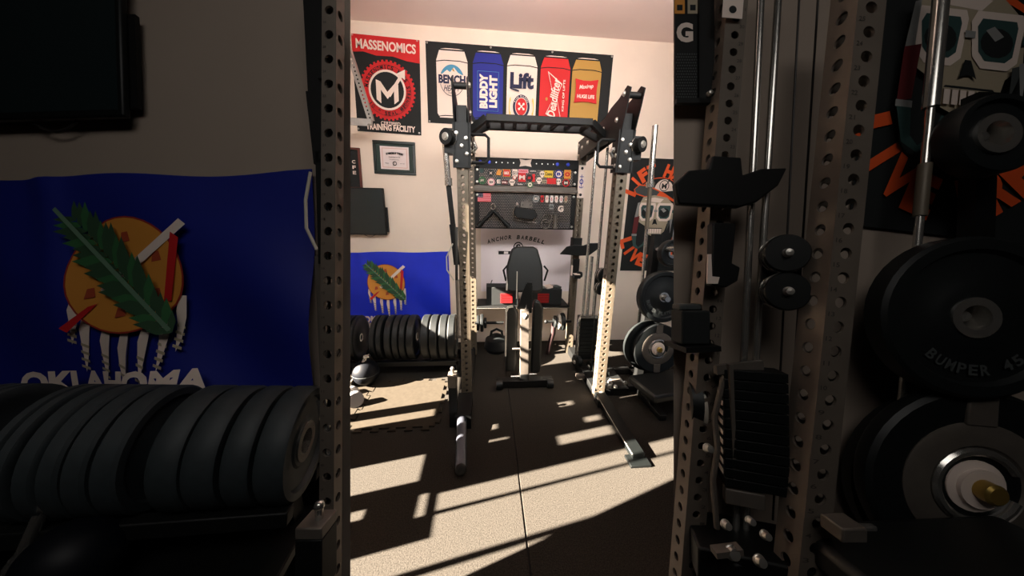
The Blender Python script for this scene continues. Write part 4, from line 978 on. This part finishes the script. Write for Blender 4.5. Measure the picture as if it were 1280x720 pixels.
# plate row
Rn = .115; zA, zB, XA, XB = .545, .665, -30, 388
EA = EYEP+RGT*((XA-640)*zA/FOC)-UP*zA*.535+FWD*zA; EB = EYEP+RGT*((XB-640)*zB/FOC)-UP*zB*.535+FWD*zB
EB = EB+UP*.02; AX = (EB-EA).normalized()
def rowpt(X): f = (X-XA)/(XB-XA); f = f*zA/(zB+(zA-zB)*f); return EA+(EB-EA)*f
bands = [(-20, -8), (-6, 8), (12, 22), (78, 91), (93, 107), (114, 135), (137, 159), (161, 186), (189, 217), (244, 278), (280, 315), (320, 350), (354, 387)]
for i, (a, b) in enumerate(bands):
    q0, q1 = rowpt(a), rowpt(b); M = axis_frame((q0+q1)/2, AX)
    lb = 'bumper plate lightened to dark grey, %s from the left in the dim left alcove row' % ORD[i]
    make_plate('bumper_plate', lb, 'bumper plates in the left alcove', Rn, (q1-q0).length*.96, M, True, GREYRUB)
t = thing('plate_stand', 'black stand carrying the plate row in the dim left alcove', 'plate rack', ((EA.x+EB.x)/2, (EA.y+EB.y)/2, 0))
BK = (FWD-AX*FWD.dot(AX)).normalized(); UQ = AX.cross(BK); UQ = UQ if UQ.z > 0 else -UQ
def rp(f, v, w): return EA+(EB-EA)*f+UQ*v+BK*w
for w in (-.07, .07):
    m = MB(BLACK); m.bar(rp(-.03, -.112, w), rp(1.0, -.112, w), .03, .03, UQ); m.build('rail', t, bevel=.003)
m = MB(BLACK); m.bar(rp(-.03, -.215, -.02), rp(1.0, -.215, -.02), .22, .025, UQ); m.build('shelf', t, bevel=.003)
m = MB(SATIN); m.bar(rp(-.03, -.17, .09), rp(1.0, -.17, .09), .012, .10, UQ); m.build('back_board', t, bevel=.003)
for f in (.02, .90):
    m = MB(BLACK); a = rp(f, -.12, .03); m.bar(a, V((a.x, a.y, 0)), .04, .04, (0, 1, 0)); m.build('leg', t, bevel=.003)
m = MB(CHROME); m.tube([bg(10, 715, .50), bg(30, 690, .50), bg(56, 632, .50)], .009, 10); m.cyl(bg(48, 632, .50), bg(68, 629, .50), .012); m.tube([bg(18, 700, .50), bg(34, 698, .50)], .008, 8); m.build('carry_handle', t, label='chrome angled handle')
m = MB(BLACK); m.bar(bg(396, 730, .49), bg(396, 662, .49), .042, .042, -FWD); m.use(IRON).bar(bg(396, 662, .49), bg(396, 648, .49), .042, .042, -FWD); m.use(CHROME).cyl(bg(399, 648, .49), bg(399, 634, .49), .006); m.ball(bg(399, 632, .49), .008); m.build('end_post', t, bevel=.002)
c = bg(92, 700, .50); m = MB(mat('ball_rubber', (11, 14, 20), .5, spec=.2)); m.ball(c, .062)
tag(m.build('medicine_ball'), 'small dark exercise ball under the plate row in the dim left alcove', 'ball')

# ------------------------------------------------------------------ right alcove
tag(skull_banner(sf(816, 270, .792, -.112) @ Matrix.Diagonal((.66, .70, 1, 1))).build('wall_banner'), 'dim black banner with goggled skull and orange lettering in the right alcove', 'banner')
post(1075, -30, 997, 720, .62, .056, 'rack_post', 'wide perforated steel post with numbers in the right alcove', 'rack post', -16, .0485, .0115)
npost = post(916, -30, 872, 520, .745, .050, 'rack_post', 'narrow perforated post beside the mesh panel in the right alcove', 'rack post', -20, .041, .0095, 1)
# mesh panel corner
P = bf(842, 132, .765); k = mpp(.765)
t = thing('mesh_panel', 'black perforated panel with pale G mark at left edge of the right alcove', 'storage panel', tuple(P.to_translation()))
class _: pass
m = MB(BLACK); m.T = P; m.box((.002, .012, 0), (.058*1.0, .30, .003)); m.box((.058, 0, 0), (.095, .30, .012)); m.box((.002, 0, 0), (.095, .012, .012)); m.use(DGREY)
for i in range(9):
    for j in range(16): m.lathe([(.0022, 0), (.0018, .0004)], P.inverted() @ (P @ V((.006+i*.006+(j % 2)*.003, .02+j*.0072, .0031))), (0, 0, 1), 8)
bolt(m, (.08, .02, .012), (0, 0, 1), .006); m.build('panel', t)
m = MB(CREAM); m.P = P @ Matrix.Translation((.026, .182, .0036)); m.z = 0; m.text('G', 0, 0, .042, .05, CREAM, 0, .05); m.build('letter_mark', t, label='pale letter G')
for i, (x, c_) in enumerate(((.012, AMBER), (.045, TAN))):
    m = MB(c_); m.P = P @ Matrix.Translation((x, .245, .0038)); m.z = 0; m.rect(-.012, -.016, .014, .03, c_); m.rect(-.006, -.008, .008, .006, INK); m.build('sticker', t)
m = MB(CREAM); m.P = bf(916, 8, .71, -.08); m.z = 0; m.rect(-.024, -.028, .024, .12, CREAM); m.ell(0, -.008, .009, .009, INK, 14); m.build('name_plate', npost, label='white plate at the top of the post')
# saddle and hook on the narrow post
t = thing('spotter_arm', 'black winged saddle on the narrow post in the right alcove', 'rack saddle', tuple(bg(905, 250, .70)))
m = MB(BLACK); k = mpp(.68); m.prism([((X-905)*k, (236-Y)*k) for X, Y in ((838, 232), (855, 216), (880, 214), (884, 198), (920, 200), (922, 222), (945, 214), (977, 213), (966, 235), (940, 255), (918, 262), (842, 258))], bf(905, 236, .69), .018); m.build('saddle', t, bevel=.004)
t = thing('j_cup', 'black J-cup hook with pale liner on the narrow post in the right alcove', 'J-cup', tuple(bg(900, 340, .70)))
m = MB(BLACK); m.prism([((X-900)*k, (320-Y)*k) for X, Y in ((883, 280), (912, 281), (907, 330), (917, 335), (914, 352), (900, 360), (882, 358))], bf(900, 320, .69), .022); m.build('hook', t, bevel=.003)
m = MB(CREAM); m.prism([((X-900)*k, (320-Y)*k) for X, Y in ((884, 318), (888, 318), (889, 345), (898, 346), (896, 354), (883, 354))], bf(900, 320, .667), .004); m.build('liner', t)
# cable machine
t = thing('cable_machine', 'cable column with twin chrome rods and weight stack in the right alcove', 'cable machine', tuple(to_floor(bg(950, 0, .70), bg(935, 700, .70))))
for X0, X1 in ((953, 928), (975, 943)):
    a, b = bg(X0, -40, .71), bg(X1, 480, .71); m = MB(CHROME); m.cyl(to_floor(a, b), a, .0075); m.build('guide_rod', t)
for X0, X1 in ((1001, 966), (1025, 981)):
    m = MB(CABLE); m.cyl(bg(X0, -40, .70), bg(X1, 650, .70), .0022, n=8); m.build('cable', t)
P = frame(bg(938, 532, .68), (RGT-FWD*.35), UP+RGT*.08); k = .68/FOC
m = MB(SATIN)
for i in range(12):
    m.T = P; y = (-72+i*12)*k; m.box((-32*k, y, -.03), (32*k, y+10.5*k, .03))
m.use(CREAM)
for i in range(9): y = (-60+i*12)*k; m.box((-33*k, y, -.02), (-32*k, y+6*k, .02))
m.build('weight_stack', t, bevel=.002)
m = MB(IRON); m.tube([bg(905, 470, .68), bg(893, 520, .68), bg(897, 560, .68), bg(891, 600, .68), bg(896, 660, .68)], .006, 8); m.bar(bg(894, 462, .68), bg(952, 456, .68), .012, .02, UP); m.bar(bg(912, 455, .67), bg(918, 620, .67), .008, .012, -FWD); m.build('stack_carriage', t)
m = MB(IRON); m.T = P; m.box((-32*k, -92*k, .01), (8*k, -74*k, .032)); m.build('bottom_plate', t, bevel=.002)
double_pulley(MB(SATIN), frame(bg(980, 341, .66), RGT-FWD*.45, UP+RGT*.09), .66).build('double_pulley', t)
a = bg(935, 690, .66); b_ = V((a.x, a.y, 0))
m = MB(BLACK); m.bar(bg(862, 676, .72), bg(1000, 705, .66), .13, .075, UP); m.bar(a, b_, .10, .05, (0, 1, 0)); m.build('base_block', t, bevel=.005)
for X, Y, r_ in ((884, 560, .008), (906, 655, .008), (955, 668, .008), (948, 700, .010), (914, 690, .012), (936, 650, .007)):
    m = MB(BOLT); bolt(m, bg(X, Y, .60), -FWD+UP*.3, r_); m.build('bolt_head', t)
m = MB(IRON); m.bar(bg(892, 690, .60), bg(925, 686, .60), .02, .012, UP); m.build('floor_bracket', t, label='tan-grey bracket')
# shelf corner at the left edge of the alcove
t = thing('shelf', 'black shelf end at the left edge of the right alcove below the hook', 'shelf', tuple(bg(862, 433, .74)))
m = MB(BLACK); m.bar(bg(843, 433, .74), bg(884, 431, .74), .10, .012, UP); m.build('board', t); m = MB(BLACK); m.bar(bg(876, 436, .76), bg(872, 560, .76), .02, .02, -FWD); m.build('bracket', t)
m = MB(INK); m.T = bf(861, 405, .74); m.box((-.034, -.045, -.02), (.034, .035, .03)); m.use(DGREY).box((-.034, .035, -.015), (.02, .05, .02)); tag(m.build('storage_box', bevel=.004), 'black box on the shelf end in the right alcove', 'box')
m = MB(BRUB); ax_ = RGT; m.lathe([(.02, -.012), (.052, -.012), (.052, .012), (.02, .012)], bg(866, 500, .76), RGT-FWD*.3, 26); m.use(PADSIDE).lathe([(.035, .012), (.045, .013), (.045, .022), (.03, .022)], bg(866, 508, .76), RGT-FWD*.3, 26)
tag(m.build('small_plate'), 'small black disc with pale face at left edge of the right alcove', 'weight plate')
# leaning barbell
a, b = bg(1180, -40, .70), bg(1146, 310, .70); foot = to_floor(a, b)
t = thing('barbell', 'chrome barbell leaning before the skull banner in the right alcove', 'barbell', tuple(foot))
def bb(Y): return a+(b-a)*((Y+40)/350)
m = MB(CHROME); m.cyl(foot, bb(130), .0075); m.build('shaft', t)
m = MB(CHROME); m.cyl(bb(135), bb(-40), .0135); m.build('sleeve', t)
m = MB(STEEL); m.cyl(bb(270), bb(205), .0115); m.build('knurled_grip', t)
# plates on a tree
tc = bg(1212, 500, .70)
t = thing('weight_tree', 'dark weight tree holding plates in the right alcove', 'weight tree', (tc.x, tc.y, 0))
m = MB(BLACK); m.bar(bg(1225, 120, .74), bg(1205, 720, .74), .05, .03, -FWD); q = bg(1205, 720, .74); m.bar(q, V((q.x, q.y-.0, 0)), .05, .05, (0, 1, 0)); m.build('post', t)
for X, Y in ((1225, 172), (1203, 395), (1207, 600)):
    m = MB(CHROME); m.cyl(bg(X, Y, .73), bg(X, Y, .645), .011); m.build('peg', t)
q = V((q.x, q.y, 0)); m = MB(BLACK); m.box((q.x-.3, q.y-.2, 0), (q.x+.3, q.y+.05, .05)); m.build('base', t, bevel=.004)
def fp(X, Y, d, tilt=0.0): return axis_frame(bg(X, Y, d), -FWD-RGT*tilt)
make_plate('bumper_plate', 'small black plate on top peg before the skull banner in the right alcove', None, .084, .05, fp(1232, 172, .66, .1))
o_ = make_plate('bumper_plate', 'large black bumper with raised lettering in the right alcove', None, .168, .05, fp(1205, 396, .64, .15))
m = MB(GREY); m.P = Matrix.Translation((0, 0, .0175)); m.arctext('BUMPER 45', 0, 0, .108, -PI/2, .18, .022, DGREY, True); m.build('lettering', o_)
make_plate('bumper_plate', 'black bumper plate behind the lettered one in the right alcove', None, .172, .035, fp(1196, 400, .70, .15))
make_plate('bumper_plate', 'black bumper plate behind the iron plate in the right alcove', None, .215, .035, fp(1190, 604, .705, .15))
iron_plate(bg(1207, 602, .655), .205, 'grey iron plate with spring collar in the right alcove', (-FWD-RGT*.12).normalized())
# dark crate along the bottom right
t = thing('flat_bench', 'low black padded bench end under the plates in the right alcove', 'bench', tuple(V((bg(1150, 700, .55).x, bg(1150, 700, .55).y, 0))))
m = MB(VINYL); m.bar(bg(1040, 712, .56), bg(1330, 700, .56), .16, .06, UP); m.build('pad', t, bevel=.015)
for X in (1070, 1290):
    m = MB(BLACK); q = bg(X, 735, .56); m.bar(q, V((q.x, q.y, 0)), .04, .04, (0, 1, 0)); m.build('leg', t)
m = MB(IRON); m.T = bf(1052, 660, .55); m.box((-.02, -.012, -.02), (.025, .014, .02)); m.use(CHROME).box((.025, -.004, -.006), (.06, .006, .006)); m.build('clamp', t, bevel=.003, label='tan-grey clamp')
